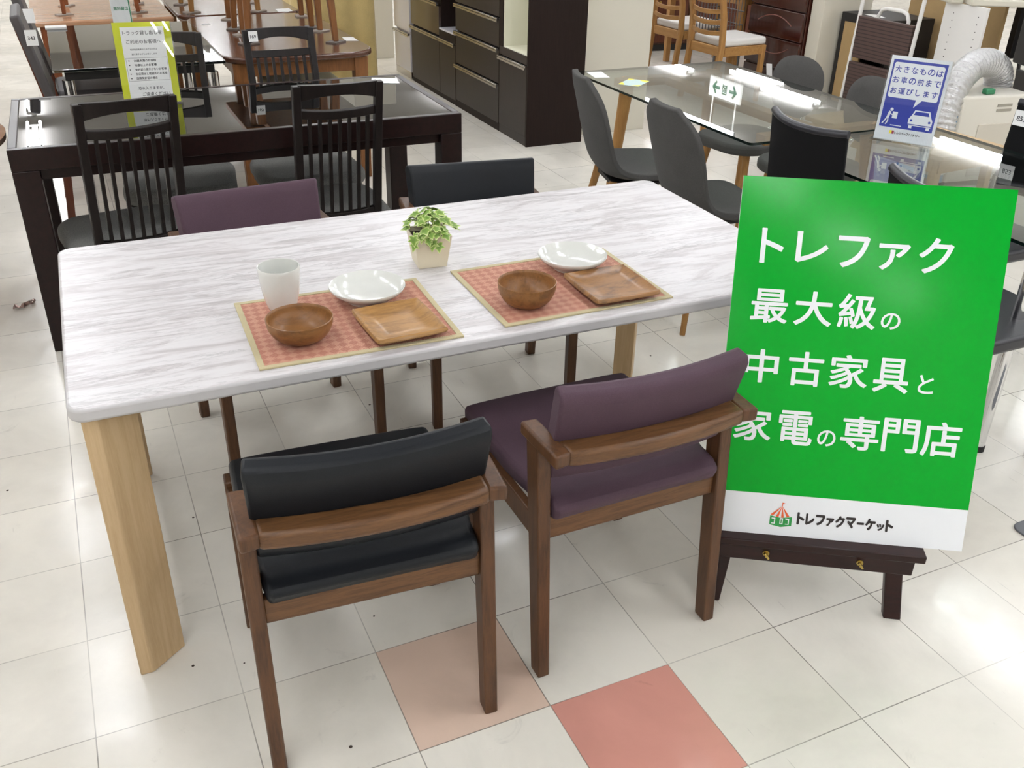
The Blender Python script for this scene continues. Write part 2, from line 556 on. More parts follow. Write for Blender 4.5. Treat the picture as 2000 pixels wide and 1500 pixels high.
def dup(root, loc, rz, label, group=None):
    r = root.copy()
    COL.objects.link(r)
    r.location = loc
    r.rotation_euler = (0, 0, rz)
    r['label'] = label
    if group:
        r['group'] = group
    for ch in list(root.children):
        c = ch.copy()
        COL.objects.link(c)
        c.parent = r
        for g in list(ch.children):
            d = g.copy()
            COL.objects.link(d)
            d.parent = c
    return r

def rounded_rect(x0, x1, y0, y1, r, n=6):
    pts = []
    for cx, cy, a0 in ((x1-r, y0+r, -90), (x1-r, y1-r, 0), (x0+r, y1-r, 90), (x0+r, y0+r, 180)):
        for k in range(n+1):
            a = R(a0 + 90*k/n)
            pts.append((cx + r*math.cos(a), cy + r*math.sin(a)))
    return pts

_glyphs = {}
def glyph_mesh(text, bold, spacing=1.0):
    key = (text, bold, spacing)
    if key not in _glyphs:
        cu = bpy.data.curves.new('t', 'FONT')
        cu.body = text
        cu.size = 1.0
        cu.offset = bold
        cu.space_character = spacing
        cu.resolution_u = 4
        ob = bpy.data.objects.new('t', cu)
        COL.objects.link(ob)
        dg = bpy.context.evaluated_depsgraph_get()
        dg.update()
        me = bpy.data.meshes.new_from_object(ob.evaluated_get(dg))
        vs = [v.co.copy() for v in me.vertices]
        fs = [list(p.vertices) for p in me.polygons]
        bpy.data.objects.remove(ob)
        bpy.data.curves.remove(cu)
        bpy.data.meshes.remove(me)
        _glyphs[key] = (vs, fs)
    return _glyphs[key]

def lettering(mb, text, cx, cy, w, h, z, bold=0.0, spacing=1.0, shear=0.0):
    """flat lettering whose inked box is centred on (cx, cy); h or w may be None to keep proportion"""
    vs, fs = glyph_mesh(text, 0.0, spacing)
    if not vs:
        return
    x0 = min(v.x for v in vs); x1 = max(v.x for v in vs)
    y0 = min(v.y for v in vs); y1 = max(v.y for v in vs)
    b = bold
    sx = w/(x1-x0+2*b) if w else None
    sy = h/(y1-y0+2*b) if h else None
    sx = sx or sy
    sy = sy or sx
    # a heavier weight is the same outline struck several times a little apart
    shifts = [(0, 0)] if not b else [(b*math.cos(2*PI*k/8), b*math.sin(2*PI*k/8)) for k in range(8)]
    for q, (ox, oy) in enumerate(shifts):
        nv = []
        for v in vs:
            y = (v.y+oy-(y0+y1)/2)*sy
            nv.append(mb.bm.verts.new((cx + (v.x+ox-(x0+x1)/2)*sx + shear*y, cy + y, z + q*0.00001)))
        for f in fs:
            try:
                mb.face([nv[i] for i in f])
            except ValueError:
                pass

def flat(mb, pts, z):
    mb.face([mb.bm.verts.new((x, y, z)) for x, y in pts])

def frame_matrix(origin, xdir, updir):
    x = Vector(xdir).normalized()
    u = Vector(updir)
    u = (u - x*u.dot(x)).normalized()
    n = x.cross(u)
    return Matrix(((x.x, u.x, n.x, origin[0]), (x.y, u.y, n.y, origin[1]), (x.z, u.z, n.z, origin[2]), (0, 0, 0, 1)))

# ------------------------------------------------------------------ the room
x0, x1, y0, y1 = ROOM
fl = MB(); fl.box(x0, x1, y0, y1, -0.05, 0.0)
struct(fl.build('floor', M['floor'], smooth=0), 'glossy cream square tile floor of the shop', 'floor')
ce = MB(); ce.box(x0, x1, y0, y1, CEIL, CEIL+0.05)
struct(ce.build('ceiling', M['ceiling'], smooth=0), 'white board ceiling of the shop with rows of tube lamps', 'ceiling')
for nm, b in (('wall_left', (x0-0.1, x0, y0, y1)), ('wall_right', (x1, x1+0.1, y0, y1)),
              ('wall_front', (x0, x1, y0-0.1, y0)), ('wall_back', (x0, x1, y1, y1+0.1))):
    w = MB(); w.box(*b, 0.0, CEIL)
    struct(w.build(nm, M['wall'], smooth=0), 'pale painted shop wall', 'wall')

def lamp_fixture():
    t = thing('ceiling_light', 'white twin tube lamp fixed to the shop ceiling', 'ceiling light', (0, 0, CEIL), 0, 'twin tube lamps on the ceiling')
    h = MB(); h.box(-0.03, 0.03, -0.63, 0.63, -0.05, 0.0)
    h.box(-0.08, 0.08, -0.62, -0.60, -0.05, -0.02); h.box(-0.08, 0.08, 0.60, 0.62, -0.05, -0.02)
    h.build('housing', M['white'], t, 0.008)
    for s in (-1, 1):
        b = MB(); b.tube([(s*0.07, -0.6, -0.085), (s*0.07, 0.6, -0.085)], 0.016, 8)
        b.build('tube', M['tube'], t)
        for e in (-1, 1):
            k = MB(); k.box(s*0.07-0.012, s*0.07+0.012, e*0.605-0.012, e*0.605+0.012, -0.10, -0.03)
            k.build('tube_holder', M['white'], t)
    return t
lamp0 = lamp_fixture()
spots = []
for x, first, step in ((-2.7, -8.4, 2.0), (-0.25, -8.36, 1.92), (2.5, -8.7, 2.0), (5.1, -8.7, 2.0), (7.7, -7.3, 2.0)):
    y = first
    while y < y1 - 1:
        spots.append((x, y)); y += step
spots += [(12.5, 2.0), (12.5, 8.0), (10.1, -5.6), (10.1, -1.6), (10.1, 0.4), (10.1, 2.4), (10.1, 4.4), (10.12, 6.42), (10.0, 9.75), (10.3, 10.95), (9.58, 12.35), (10.1, 14.6)]
for i, (x, y) in enumerate(spots):
    if i == 0:
        lamp0.location = (x, y, CEIL)
    else:
        dup(lamp0, (x, y, CEIL), 0, 'white twin tube lamp fixed to the shop ceiling')

# ------------------------------------------------------------------ marble dining table
TX0, TX1, TY0, TY1, TZ = 0.0, 1.80, 0.0, 0.90, 0.70
TLOC = Vector((0.083, 0.127, 0)); TROT = R(-0.8)
tb = thing('dining_table', 'white marble-patterned dining table with pale ash legs, set with placemats', 'table', TLOC, TROT)
mb = MB()
mb.prism(rounded_rect(TX0, TX1, TY0, TY1, 0.035), TZ-0.030, TZ)
for f in mb.bm.faces:
    f.normal_update()
    if abs(f.normal.z) < 0.5 or f.calc_center_median().z < TZ-0.02:
        f.material_index = 1
top = mb.build('tabletop', [M['marble'], M['edge']], tb, 0.007, 3)
TM = Matrix.Translation(TLOC) @ Matrix.Rotation(TROT, 4, 'Z')
LW, LD = 0.105, 0.075
for sx in (0, 1):
    for sy in (0, 1):
        # five-sided legs: the inner corner is cut away on a slant
        X = (lambda v: v) if sx == 0 else (lambda v: 1.80 - v)
        Y = (lambda v: v) if sy == 0 else (lambda v: 0.90 - v)
        poly = [(0.020, 0.014), (0.048, 0.014), (0.123, 0.072), (0.076, 0.122), (0.020, 0.046)]
        pts = [(X(a), Y(b)) for a, b in poly]
        if (sx + sy) % 2:
            pts = pts[::-1]
        l = MB(); l.prism(pts, 0.0, TZ-0.030)
        l.build('leg', M['ash'], tb, 0.003, 2, 22)

# ------------------------------------------------------------------ armchairs
def make_armchair(label, leather):
    t = thing('armchair', label, 'chair', (0, 0, 0), 0, None)
    WD = M['walnut']
    for s in (-1, 1):
        l = MB(); l.beam((s*0.225, -0.215, 0), (s*0.225, -0.163, 0.592), 0.029, 0.040, 0.031, 0.055)
        l.build('leg', WD, t, 0.004)
    for s in (-1, 1):
        l = MB(); l.beam((s*0.225, 0.215, 0), (s*0.225, 0.208, 0.432), 0.030, 0.032, 0.031, 0.040)
        l.build('leg', WD, t, 0.004)
    for (a, b, c, d) in ((-0.211, 0.211, -0.192, -0.170), (-0.211, 0.211, 0.196, 0.218),
                         (-0.237, -0.217, -0.165, 0.195), (0.217, 0.237, -0.165, 0.195)):
        r = MB(); r.box(a, b, c, d, 0.358, 0.416)
        r.build('apron', M['walnut_rail'] if b - a > 0.1 else WD, t, 0.003)
    # short arms over the rear legs and the curved rail between them
    for s in (-1, 1):
        a = MB()
        pts = [(s*0.245, -0.115), (s*0.208, -0.118), (s*0.203, -0.262), (s*0.240, -0.268)]
        if s < 0:
            pts = pts[::-1]
        a.prism(pts, 0.588, 0.619)
        a.build('armrest', WD, t, 0.006, 3)
    def rail(u, v):
        x = (u-0.5)*0.416
        bow = 0.022*(1-(2*u-1)**2)
        return Vector((x, -0.236 - bow + (v-0.5)*0.055, 0.602))
    r = MB(); r.shell(rail, 0.036, 16, 1)
    r.build('back_rail', M['walnut_rail'], t, 0.009, 3)
    def back(u, v):
        w = 0.412 + 0.022*v
        x = (u-0.5)*w
        bow = 0.020*(1-(2*u-1)**2)
        z = 0.506 + 0.232*v - 0.006*v*(1-(2*u-1)**2)
        y = -0.160 - 0.060*v - bow
        return Vector((x, y, z))
    def bth(u, v):
        e = min(1.0, min(v, 1-v)/0.12)
        return 0.030 + 0.020*math.sqrt(max(0.0, 1-(1-e)**2))
    bk = MB(); bk.shell(back, bth, 16, 16)
    b = bk.build('backrest', leather, t, 0.007, 3, 50)
    # upholstered seat with softly domed top
    sm = MB()
    n = 14
    def seat(u, v):
        y = -0.212 + 0.452*v
        half = 0.203 + 0.022*min(1.0, v*2.2)
        x = (u-0.5)*2*half
        dome = 0.016*(1-(2*u-1)**4)*(1-(2*v-1)**4)
        crease = 0.009*math.exp(-((v-0.15)/0.055)**2)*(1-(2*u-1)**6) + 0.012*max(0.0, 1-v/0.07)**2
        return x, y, 0.459 + dome - crease
    def s_mid(u, v):
        x, y, z = seat(u, v)
        return Vector((x, y, (z + 0.408)/2))
    def s_th(u, v):
        return seat(u, v)[2]-0.408
    sm.shell(s_mid, s_th, n, 18)
    s = sm.build('seat', leather, t, 0.0125, 4, 50)
    return t

blk = M['leather_black']; pur = M['leather_purple']
ch_black = make_armchair('black leather armchair with walnut frame, back to the viewer, left of the purple one', blk)
ch_black.location = (0.574, -0.022, 0); ch_black.rotation_euler = (0, 0, R(-4.0))
ch_black['group'] = 'armchairs around the marble table'
ch_pur = make_armchair('purple armchair with walnut frame beside the green sign, back towards the viewer', pur)
ch_pur.location = (1.156, 0.0125, 0); ch_pur.rotation_euler = (0, 0, R(0.3))
ch_pur['group'] = 'armchairs around the marble table'
dup(ch_pur, (0.650, 1.043, 0), R(184), 'purple armchair across the marble table, only its low back showing', 'armchairs around the marble table')
dup(ch_black, (1.342, 1.058, 0), R(172), 'black armchair across the marble table behind the ivy pot', 'armchairs around the marble table')

# ------------------------------------------------------------------ tableware
TT = TZ
def placemat(cx, cy, rz, label):
    t = thing('placemat', label, 'placemat', (cx, cy, TT), rz, 'placemats on the marble table')
    w, d = 0.442, 0.348
    m = MB(); m.box(-w/2+0.006, w/2-0.006, -d/2+0.006, d/2-0.006, 0.0, 0.0028)
    m.build('woven_panel', M['weave'], t, smooth=0)
    b = MB()
    B = 0.013
    for q in ((-w/2, w/2, -d/2, -d/2+B), (-w/2, w/2, d/2-B, d/2), (-w/2, -w/2+B, -d/2+B, d/2-B), (w/2-B, w/2, -d/2+B, d/2-B)):
        b.box(q[0], q[1], q[2], q[3], 0.0, 0.0042)
    b.build('binding', M['binding'], t, 0.001)
    return t
placemat(0.673, 0.321, R(-1.8), 'terracotta woven placemat under the mug, on the left of the marble table')
placemat(1.214, 0.322, R(-0.3), 'terracotta woven placemat nearest the green sign, without a mug')
PZ = TT + 0.0028

def bowl(cx, cy, r, h, mat, rz, label):
    m = MB()
    prof = [(0.0, 0.0), (r*0.50, 0.0), (r*0.56, 0.004)]
    for k in range(1, 9):
        a = k/8
        prof.append((r*(0.56 + 0.44*math.sin(a*PI/2*0.97)), 0.004 + (h-0.008)*(1-math.cos(a*PI/2))**0.85))
    prof += [(r*1.0, h), (r*0.975, h+0.001), (r*0.945, h-0.002)]
    for k in range(8, -1, -1):
        a = k/8
        prof.append((r*(0.40 + 0.53*math.sin(a*PI/2)), 0.010 + (h-0.016)*(1-math.cos(a*PI/2))**0.9))
    prof.append((0.0, 0.0095))
    m.lathe(prof, 48)
    o = m.build('wooden_bowl', mat, None, smooth=50)
    o.location = (cx, cy, PZ); o.rotation_euler = (0, 0, rz)
    return tag(o, label, 'bowl', 'wooden bowls')

def tray(cx, cy, rz, mat, label, w, d):
    n = 22
    def surf(u, v):
        a, b = 2*u-1, 2*v-1
        e = max(abs(a), abs(b))
        lift = 0.0125*max(0.0, (e-0.50)/0.50)**1.8
        k = 1.0 - 0.03*(a*a)*(b*b)
        return Vector((a*w/2*k, b*d/2*k, 0.006 + lift))
    m = MB(); m.shell(surf, 0.011, n, n)
    o = m.build('wooden_plate', mat, None, 0.003, 2, 50)
    o.location = (cx, cy, PZ + 0.0008); o.rotation_euler = (0, 0, rz)
    return tag(o, label, 'plate', 'square wooden plates')

def china(cx, cy, r, label):
    m = MB()
    prof = [(0.0, 0.003), (r*0.50, 0.003), (r*0.52, 0.0), (r*0.56, 0.0), (r*0.58, 0.005), (r*0.80, 0.016), (r*0.95, 0.027), (r, 0.034),
            (r*0.993, 0.0362), (r*0.965, 0.034), (r*0.90, 0.026), (r*0.72, 0.015), (r*0.55, 0.0095), (r*0.3, 0.0075), (0.0, 0.007)]
    m.lathe(prof, 64)
    o = m.build('china_plate', M['porcelain'], None, smooth=60)
    o.location = (cx, cy, PZ)
    return tag(o, label, 'plate', 'white china plates')

bowl(0.558, 0.262, 0.0715, 0.052, M['acacia_bowl'], 0.2, 'wooden bowl in front of the white mug')
bowl(1.088, 0.243, 0.069, 0.058, M['acacia_bowl'], 1.1, 'wooden bowl on the placemat nearest the green sign')
tray(0.772, 0.236, R(2.5), M['acacia'], 'square acacia plate with straight grain, beside the bowl and mug', 0.164, 0.184)
tray(1.314, 0.239, R(-0.9), M['acacia_dark'], 'square acacia plate with dark swirling grain, near the green sign', 0.176, 0.185)
china(0.753, 0.412, 0.0895, 'white china plate behind the straight-grained wooden plate')
china(1.296, 0.409, 0.089, 'white china plate on the placemat nearest the green sign')

mg = MB()
pr = [(0.0, 0.002), (0.026, 0.002), (0.028, 0.0), (0.031, 0.003)]
for k in range(1, 13):
    a = k/12
    pr.append((0.031 + 0.0165*math.sin(a*PI/2)**0.85, 0.003 + 0.101*a))
pr += [(0.0468, 0.1055), (0.0452, 0.105)]
for k in range(11, -1, -1):
    a = k/12
    pr.append((0.0285 + 0.0165*math.sin(a*PI/2)**0.85, 0.006 + 0.098*a))
pr.append((0.0, 0.006))
mg.lathe(pr, 48)
o = mg.build('mug', M['porcelain'], None, smooth=60)
o.location = (0.556, 0.432, PZ)
tag(o, 'tall white handleless mug standing behind the left wooden bowl', 'mug')

# ivy in a square pot
pot = thing('potted_ivy', 'variegated ivy in a square tapered cream pot at the middle of the marble table', 'plant', (0.968, 0.577, TT), R(-6))
m = MB()
def sq(h, z):
    return [(-h, -h, z), (h, -h, z), (h, h, z), (-h, h, z)]
ring = []
for h, z in ((0.0370, 0.0), (0.0370, 0.0), (0.0490, 0.086), (0.0460, 0.086), (0.0435, 0.070)):
    ring.append([m.bm.verts.new(q) for q in sq(h, z)])
m.face(ring[0][::-1])
for A, B in zip(ring[1:], ring[2:]):
    for k in range(4):
        m.face([A[k], A[(k+1) % 4], B[(k+1) % 4], B[k]])
for k in range(4):
    pass
m.face(ring[-1])
bmesh.ops.remove_doubles(m.bm, verts=m.bm.verts[:], dist=1e-5)
m.build('pot', M['pot'], pot, 0.0022)
so = MB(); so.prism([(-0.042, -0.042), (0.042, -0.042), (0.042, 0.042), (-0.042, 0.042)], 0.070, 0.074)
so.build('soil', M['soil'], pot)
LEAF = [(0, 0.0), (0.16, -0.12), (0.42, -0.10), (0.34, 0.18), (0.62, 0.42), (0.30, 0.50), (0.0, 1.0)]
def ivy_leaf(size, rng):
    m = MB()
    lay = m.bm.verts.layers.float.new('rim')
    right = LEAF
    outline = right + [(-x, y) for x, y in right[-2:0:-1]]
    c = m.bm.verts.new((0, 0.30*size, 0.10*size)); c[lay] = 0.0
    inn, out = [], []
    for (x, y) in outline:
        px, py = x*size, y*size
        z = -0.20*size*abs(x) - 0.10*size*y*y + 0.04*size
        v = m.bm.verts.new((px, py, z)); v[lay] = 1.0
        out.append(v)
        k = 0.62
        w = m.bm.verts.new((px*k, 0.30*size*(1-k)+py*k, z*k + 0.10*size*(1-k))); w[lay] = 0.35
        inn.append(w)
    n = len(out)
    for i in range(n):
        j = (i+1) % n
        m.face([c, inn[i], inn[j]])
        m.face([inn[i], out[i], out[j], inn[j]])
    return m
rng = random.Random(21)
leaf_n = 0
for k in range(98):
    a = rng.uniform(0, 2*PI)
    rr = 0.062*rng.random()**0.62
    h = 0.092 + 0.058*(1-(rr/0.066)**2) * rng.uniform(0.45, 1.05)
    cx, cy = rr*math.cos(a)*1.0, rr*math.sin(a)*1.0
    if k < 13:       # trailing over the front-left rim
        cx, cy, h = rng.uniform(-0.058, 0.012), -0.047 - rng.uniform(0, 0.014), rng.uniform(0.070, 0.105)
        a = rng.uniform(-2.4, -1.0)
    m = ivy_leaf(rng.uniform(0.021, 0.030), rng)
    M4 = Matrix.Translation((cx, cy, h)) @ Matrix.Rotation(a - PI/2 + rng.uniform(-0.6, 0.6), 4, 'Z') @ Matrix.Rotation(-rng.uniform(0.0, 0.75) if k >= 13 else -rng.uniform(0.7, 1.2), 4, 'X') @ Matrix.Rotation(rng.uniform(-0.4, 0.4), 4, 'Y')
    bmesh.ops.transform(m.bm, matrix=M4, verts=m.bm.verts[:])
    m.build('leaf', M['ivy'], pot, smooth=60)
st = MB()
for k in range(12):
    a = 2*PI*k/12 + 0.3
    r2 = 0.020 + 0.030*((k*5) % 7)/7
    st.tube([(0.012*math.cos(a), 0.012*math.sin(a), 0.07), (0.6*r2*math.cos(a), 0.6*r2*math.sin(a), 0.105), (r2*math.cos(a), r2*math.sin(a), 0.12)], 0.0013, 5)
st.build('stem', M['stem'], pot)

# ------------------------------------------------------------------ green sign on its easel
SB = 0.594; SH = 0.841
sg = thing('sign_board', 'large green shop sign with white lettering leaning on a dark easel', 'sign')
SX = Vector((0.854, -0.520, 0.0)); SU = Vector((0.162, 0.266, 0.950))
SO = Vector((1.669, -0.284, 0.205)) - SX*SB/2
sg.matrix_world = frame_matrix(SO, SX, SU)
SN = SX.normalized().cross((SU - SX*SU.dot(SX)).normalized())
m = MB(); m.box(0, SB, 0, SH, -0.006, 0)
m.build('panel', M['sign_white'], sg, smooth=0)
m = MB(); m.box(0.0, SB, 0.1025, SH, 0.0, 0.0006)
m.build('green_field', M['green'], sg, smooth=0)
SIGN = [('ト', 0.079, 0.688, 0.052, 0.079), ('レ', 0.168, 0.690, 0.072, 0.070), ('フ', 0.259, 0.685, 0.070, 0.071), ('ァ', 0.349, 0.679, 0.069, 0.059), ('ク', 0.440, 0.687, 0.074, 0.080),
        ('最', 0.088, 0.551, 0.084, 0.078), ('大', 0.187, 0.551, 0.085, 0.079), ('級', 0.285, 0.551, 0.085, 0.080), ('の', 0.361, 0.534, 0.043, 0.038),
        ('中', 0.084, 0.410, 0.078, 0.079), ('古', 0.185, 0.410, 0.080, 0.081), ('家', 0.283, 0.411, 0.087, 0.078), ('具', 0.379, 0.409, 0.080, 0.081), ('と', 0.458, 0.394, 0.035, 0.044),
        ('家', 0.079, 0.269, 0.087, 0.079), ('電', 0.178, 0.268, 0.080, 0.082), ('の', 0.251, 0.249, 0.042, 0.039), ('専', 0.326, 0.267, 0.087, 0.081), ('門', 0.418, 0.269, 0.082, 0.081), ('店', 0.509, 0.267, 0.088, 0.083)]
for row in (SIGN[:5], SIGN[5:9], SIGN[9:14], SIGN[14:]):
    m = MB()
    for chh, cx, cy, w, h in row:
        big = h > 0.05
        lettering(m, chh, cx, cy, w, h, 0.0011, 0.016 if big else 0.012)
    m.build('lettering', M['sign_white'], sg, smooth=0)
m = MB()
xs = 0.2055
for chh, w, h, dy in (('ト', 0.018, 0.031, 0), ('レ', 0.021, 0.029, 0), ('フ', 0.022, 0.027, 0), ('ァ', 0.019, 0.021, -0.003), ('ク', 0.022, 0.030, 0), ('マ', 0.023, 0.028, 0), ('ー', 0.017, 0.006, 0), ('ケ', 0.024, 0.030, 0), ('ッ', 0.018, 0.018, -0.005), ('ト', 0.018, 0.030, 0)):
    lettering(m, chh, xs + w/2, 0.0472 + dy, w, h, 0.0011, 0.058, shear=0.0)
    xs += w + 0.0025
m.build('shop_name', M['logo_black'], sg, smooth=0)
# tent emblem: striped roof, flag, green stall with white arches
m = MB()
ap = (0.1690, 0.0745)
lo = [(0.1430 + 0.0515*k/8, 0.0515 + 0.006*math.sin(PI*k/8)*-1) for k in range(9)]
for k in range(0, 8, 2):
    flat(m, [lo[k], lo[k+1], ap], 0.0011)
flat(m, [(0.1682, 0.0735), (0.1698, 0.0735), (0.1698, 0.0830), (0.1682, 0.0830)], 0.0011)
flat(m, [(0.1698, 0.0790), (0.1758, 0.0812), (0.1698, 0.0830)], 0.0011)
m.build('emblem_roof', M['logo_orange'], sg, smooth=0)
m = MB()
flat(m, [(0.1425, 0.0490), (0.1690, 0.0445), (0.1690, 0.0215), (0.1425, 0.0265)], 0.0011)
flat(m, [(0.1690, 0.0445), (0.1943, 0.0490), (0.1943, 0.0265), (0.1690, 0.0215)], 0.0011)
m.build('emblem_stall', M['logo_green'], sg, smooth=0)
m = MB()
for a, b in ((0.1465, 0.1555), (0.1660, 0.1735), (0.1790, 0.1880)):
    flat(m, [(a, 0.0445), (b, 0.0440), (b, 0.0290), (b-0.0025, 0.0290), (b-0.0025, 0.0410), (a, 0.0415)], 0.0014)
    flat(m, [(a, 0.0290), (b-0.0025, 0.0290), (b-0.0025, 0.0312), (a, 0.0312)], 0.0014)
flat(m, [(0.1660, 0.0290), (0.1685, 0.0290), (0.1685, 0.0440), (0.1660, 0.0440)], 0.0014)
m.build('emblem_letters', M['sign_white'], sg, smooth=0)

ez = thing('easel', 'dark mahogany easel with a ledge and brass thumb screws, holding the green sign', 'easel')
EX = Vector((0.845, -0.535, 0)).normalized()
EN = Vector((EX.y, -EX.x, 0))            # out of the face, towards the viewer
EO = Vector((1.655, -0.297, 0))
ez.matrix_world = Matrix(((EX.x, EN.x*-1, 0, EO.x), (EX.y, EN.y*-1, 0, EO.y), (0, 0, 1, 0), (0, 0, 0, 1)))
# local: x along the ledge, -y towards the viewer, z up
m = MB(); m.box(-0.300, 0.215, -0.014, 0.050, 0.184, 0.2045)
m.build('ledge', M['easel'], ez, 0.003)
m = MB(); m.box(-0.292, 0.196, -0.004, 0.024, 0.138, 0.184)
m.build('cross_bar', M['easel'], ez, 0.003)
for s in (-1, 1):
    l = MB()
    xa, xb = (-0.262, -0.125) if s < 0 else (0.178, 0.095)
    l.hexa([Vector((xa-0.021, -0.007, 0)), Vector((xa+0.021, -0.007, 0)), Vector((xa+0.021, 0.019, 0)), Vector((xa-0.021, 0.019, 0))],
           [Vector((xb-0.021, 0.310, 0.95)), Vector((xb+0.021, 0.310, 0.95)), Vector((xb+0.021, 0.336, 0.95)), Vector((xb-0.021, 0.336, 0.95))])
    l.build('leg', M['easel'], ez, 0.003)
l = MB(); l.beam((-0.02, 0.58, 0), (-0.02, 0.36, 0.95), 0.04, 0.026)
l.build('rear_leg', M['easel'], ez, 0.003)
m = MB(); m.box(-0.15, 0.12, 0.318, 0.378, 0.93, 0.97)
m.build('head_bar', M['easel'], ez, 0.003)
for xx in (-0.150, 0.070):
    b = MB(); b.tube([(xx, -0.004, 0.164), (xx, -0.007, 0.164)], 0.008, 14)
    w = b.build('washer', M['brass'], ez)
    b = MB(); b.tube([(xx, -0.007, 0.164), (xx, -0.019, 0.164)], 0.0035, 10)
    for sg_ in (-1, 1):
        b.tube([(xx, -0.015, 0.164), (xx+sg_*0.006, -0.017, 0.164-sg_*0.008)], 0.0028, 8)
    n_ = b.build('wing_nut', M['brass'], ez)

# ------------------------------------------------------------------ dark glass-topped table, back left
DZ = 0.745
dt = thing('glass_topped_table', 'long dark-brown dining table with a reflecting smoked glass inset', 'table', (-0.022, 1.905, 0), R(-0.8))
DW, DD = 1.605, 0.80
m = MB()
F = 0.030
for q in ((0, DW, 0, F), (0, DW, DD-F, DD), (0, F, F, DD-F), (DW-F, DW, F, DD-F)):
    m.box(*q, DZ-0.075, DZ)
m.build('top_frame', M['dark_wood'], dt, 0.003)
m = MB(); m.box(F, DW-F, F, DD-F, DZ-0.012, DZ-0.001)
m.build('glass_inset', M['black_glass'], dt, 0.001)
for sx in (0, 1):
    for sy in (0, 1):
        X0 = 0.0 if sx == 0 else DW-0.085
        Y0 = 0.0 if sy == 0 else DD-0.085
        l = MB(); l.box(X0, X0+0.085, Y0, Y0+0.085, 0, DZ-0.075)
        l.build('leg', M['dark_wood'], dt, 0.003)
m = MB()
m.box(0.085, DW-0.085, 0.030, 0.052, DZ-0.115, DZ-0.075); m.box(0.085, DW-0.085, DD-0.052, DD-0.030, DZ-0.115, DZ-0.075)
m.box(0.030, 0.052, 0.085, DD-0.085, DZ-0.115, DZ-0.075); m.box(DW-0.052, DW-0.030, 0.085, DD-0.085, DZ-0.115, DZ-0.075)
m.build('apron', M['dark_wood'], dt, 0.002)

def make_slat_chair(label):
    t = thing('slat_back_chair', label, 'chair', (0, 0, 0), 0, 'slat-backed chairs at the smoked glass table')
    BW = M['black_wood']
    hw = 0.160
    def lean(z):
        return -0.185 - 0.10*max(0.0, (z-0.42)/0.5)**1.2
    for s in (-1, 1):
        l = MB()
        zs = (0.0, 0.42, 0.66, 0.925)
        prev = None
        for a, b in zip(zs, zs[1:]):
            ya = lean(a) if a > 0 else -0.225
            yb = lean(b)
            l.beam((s*(hw-0.014), ya, a), (s*(hw-0.014), yb, b), 0.028, 0.034)
        bmesh.ops.remove_doubles(l.bm, verts=l.bm.verts[:], dist=1e-5)
        l.build('rear_post', BW, t, 0.003)
        l = MB(); l.beam((s*0.175, 0.205, 0), (s*0.175, 0.205, 0.325), 0.03, 0.03, 0.034, 0.034)
        l.build('leg', BW, t, 0.003)
    # crest with arched underside
    m = MB()
    N = 14
    lo, hi = [], []
    for k in range(N+1):
        a = k/N
        x = -hw + 0.02 + (2*hw-0.04)*a
        zt = 0.928
        zb = 0.868 + 0.022*(1-(2*a-1)**2)
        bow = -0.022*(1-(2*a-1)**2)
        lo.append((x, zb, bow)); hi.append((x, zt, bow))
    vs = []
    for (x, zb, b_), (_, zt, _) in zip(lo, hi):
        vs.append([m.bm.verts.new((x, lean(zb)+b_-0.011, zb)), m.bm.verts.new((x, lean(zb)+b_+0.011, zb)),
                   m.bm.verts.new((x, lean(zt)+b_+0.011, zt)), m.bm.verts.new((x, lean(zt)+b_-0.011, zt))])
    for A, B in zip(vs, vs[1:]):
        for k in range(4):
            m.face([A[k], A[(k+1) % 4], B[(k+1) % 4], B[k]])
    m.face(vs[0]); m.face(vs[-1][::-1])
    m.build('crest_rail', BW, t, 0.002)
    def rail(z, h, nm):
        def fn(u, v):
            x = (u-0.5)*(2*hw-0.04)
            zz = z + (v-0.5)*h - 0.006*(1-(2*u-1)**2)
            return Vector((x, lean(zz) - 0.022*(1-(2*u-1)**2), zz))
        r = MB(); r.shell(fn, 0.018, 10, 1)
        r.build(nm, BW, t, 0.002)
    rail(0.825, 0.030, 'upper_rail')
    rail(0.425, 0.035, 'lower_rail')
    for k in range(7):
        a = (k+1)/8
        x = -hw+0.02 + (2*hw-0.04)*a
        bow = -0.022*(1-(2*a-1)**2)
        l = MB()
        for z0_, z1_ in ((0.43, 0.64), (0.64, 0.815)):
            l.beam((x, lean(z0_)+bow, z0_), (x, lean(z1_)+bow, z1_), 0.012, 0.014)
        l.build('slat', BW, t)
    m = MB(); m.prism(rounded_rect(-0.205, 0.205, -0.17, 0.235, 0.03), 0.295, 0.330)
    m.build('seat_frame', BW, t, 0.003)
    m = MB(); m.prism(rounded_rect(-0.230, 0.230, -0.175, 0.270, 0.105, 8), 0.330, 0.402)
    m.build('seat', M['seat_fabric'], t, 0.028, 5, 50)
    return t
sc = make_slat_chair('black slat-backed chair at the near left end of the smoked glass table')
sc.location = (0.318, 1.985, 0); sc.rotation_euler = (0, 0, R(8))
dup(sc, (1.060, 2.005, 0), R(-1), 'near-side black slat-backed chair, the one closer to the dark cabinets', sc['group'])
dup(sc, (1.118, 2.655, 0), R(181), 'far-side black slat-backed chair with a white number tag', sc['group'])
dup(sc, (0.580, 2.670, 0), R(172), 'far-side black slat-backed chair half hidden behind the yellow notice', sc['group'])

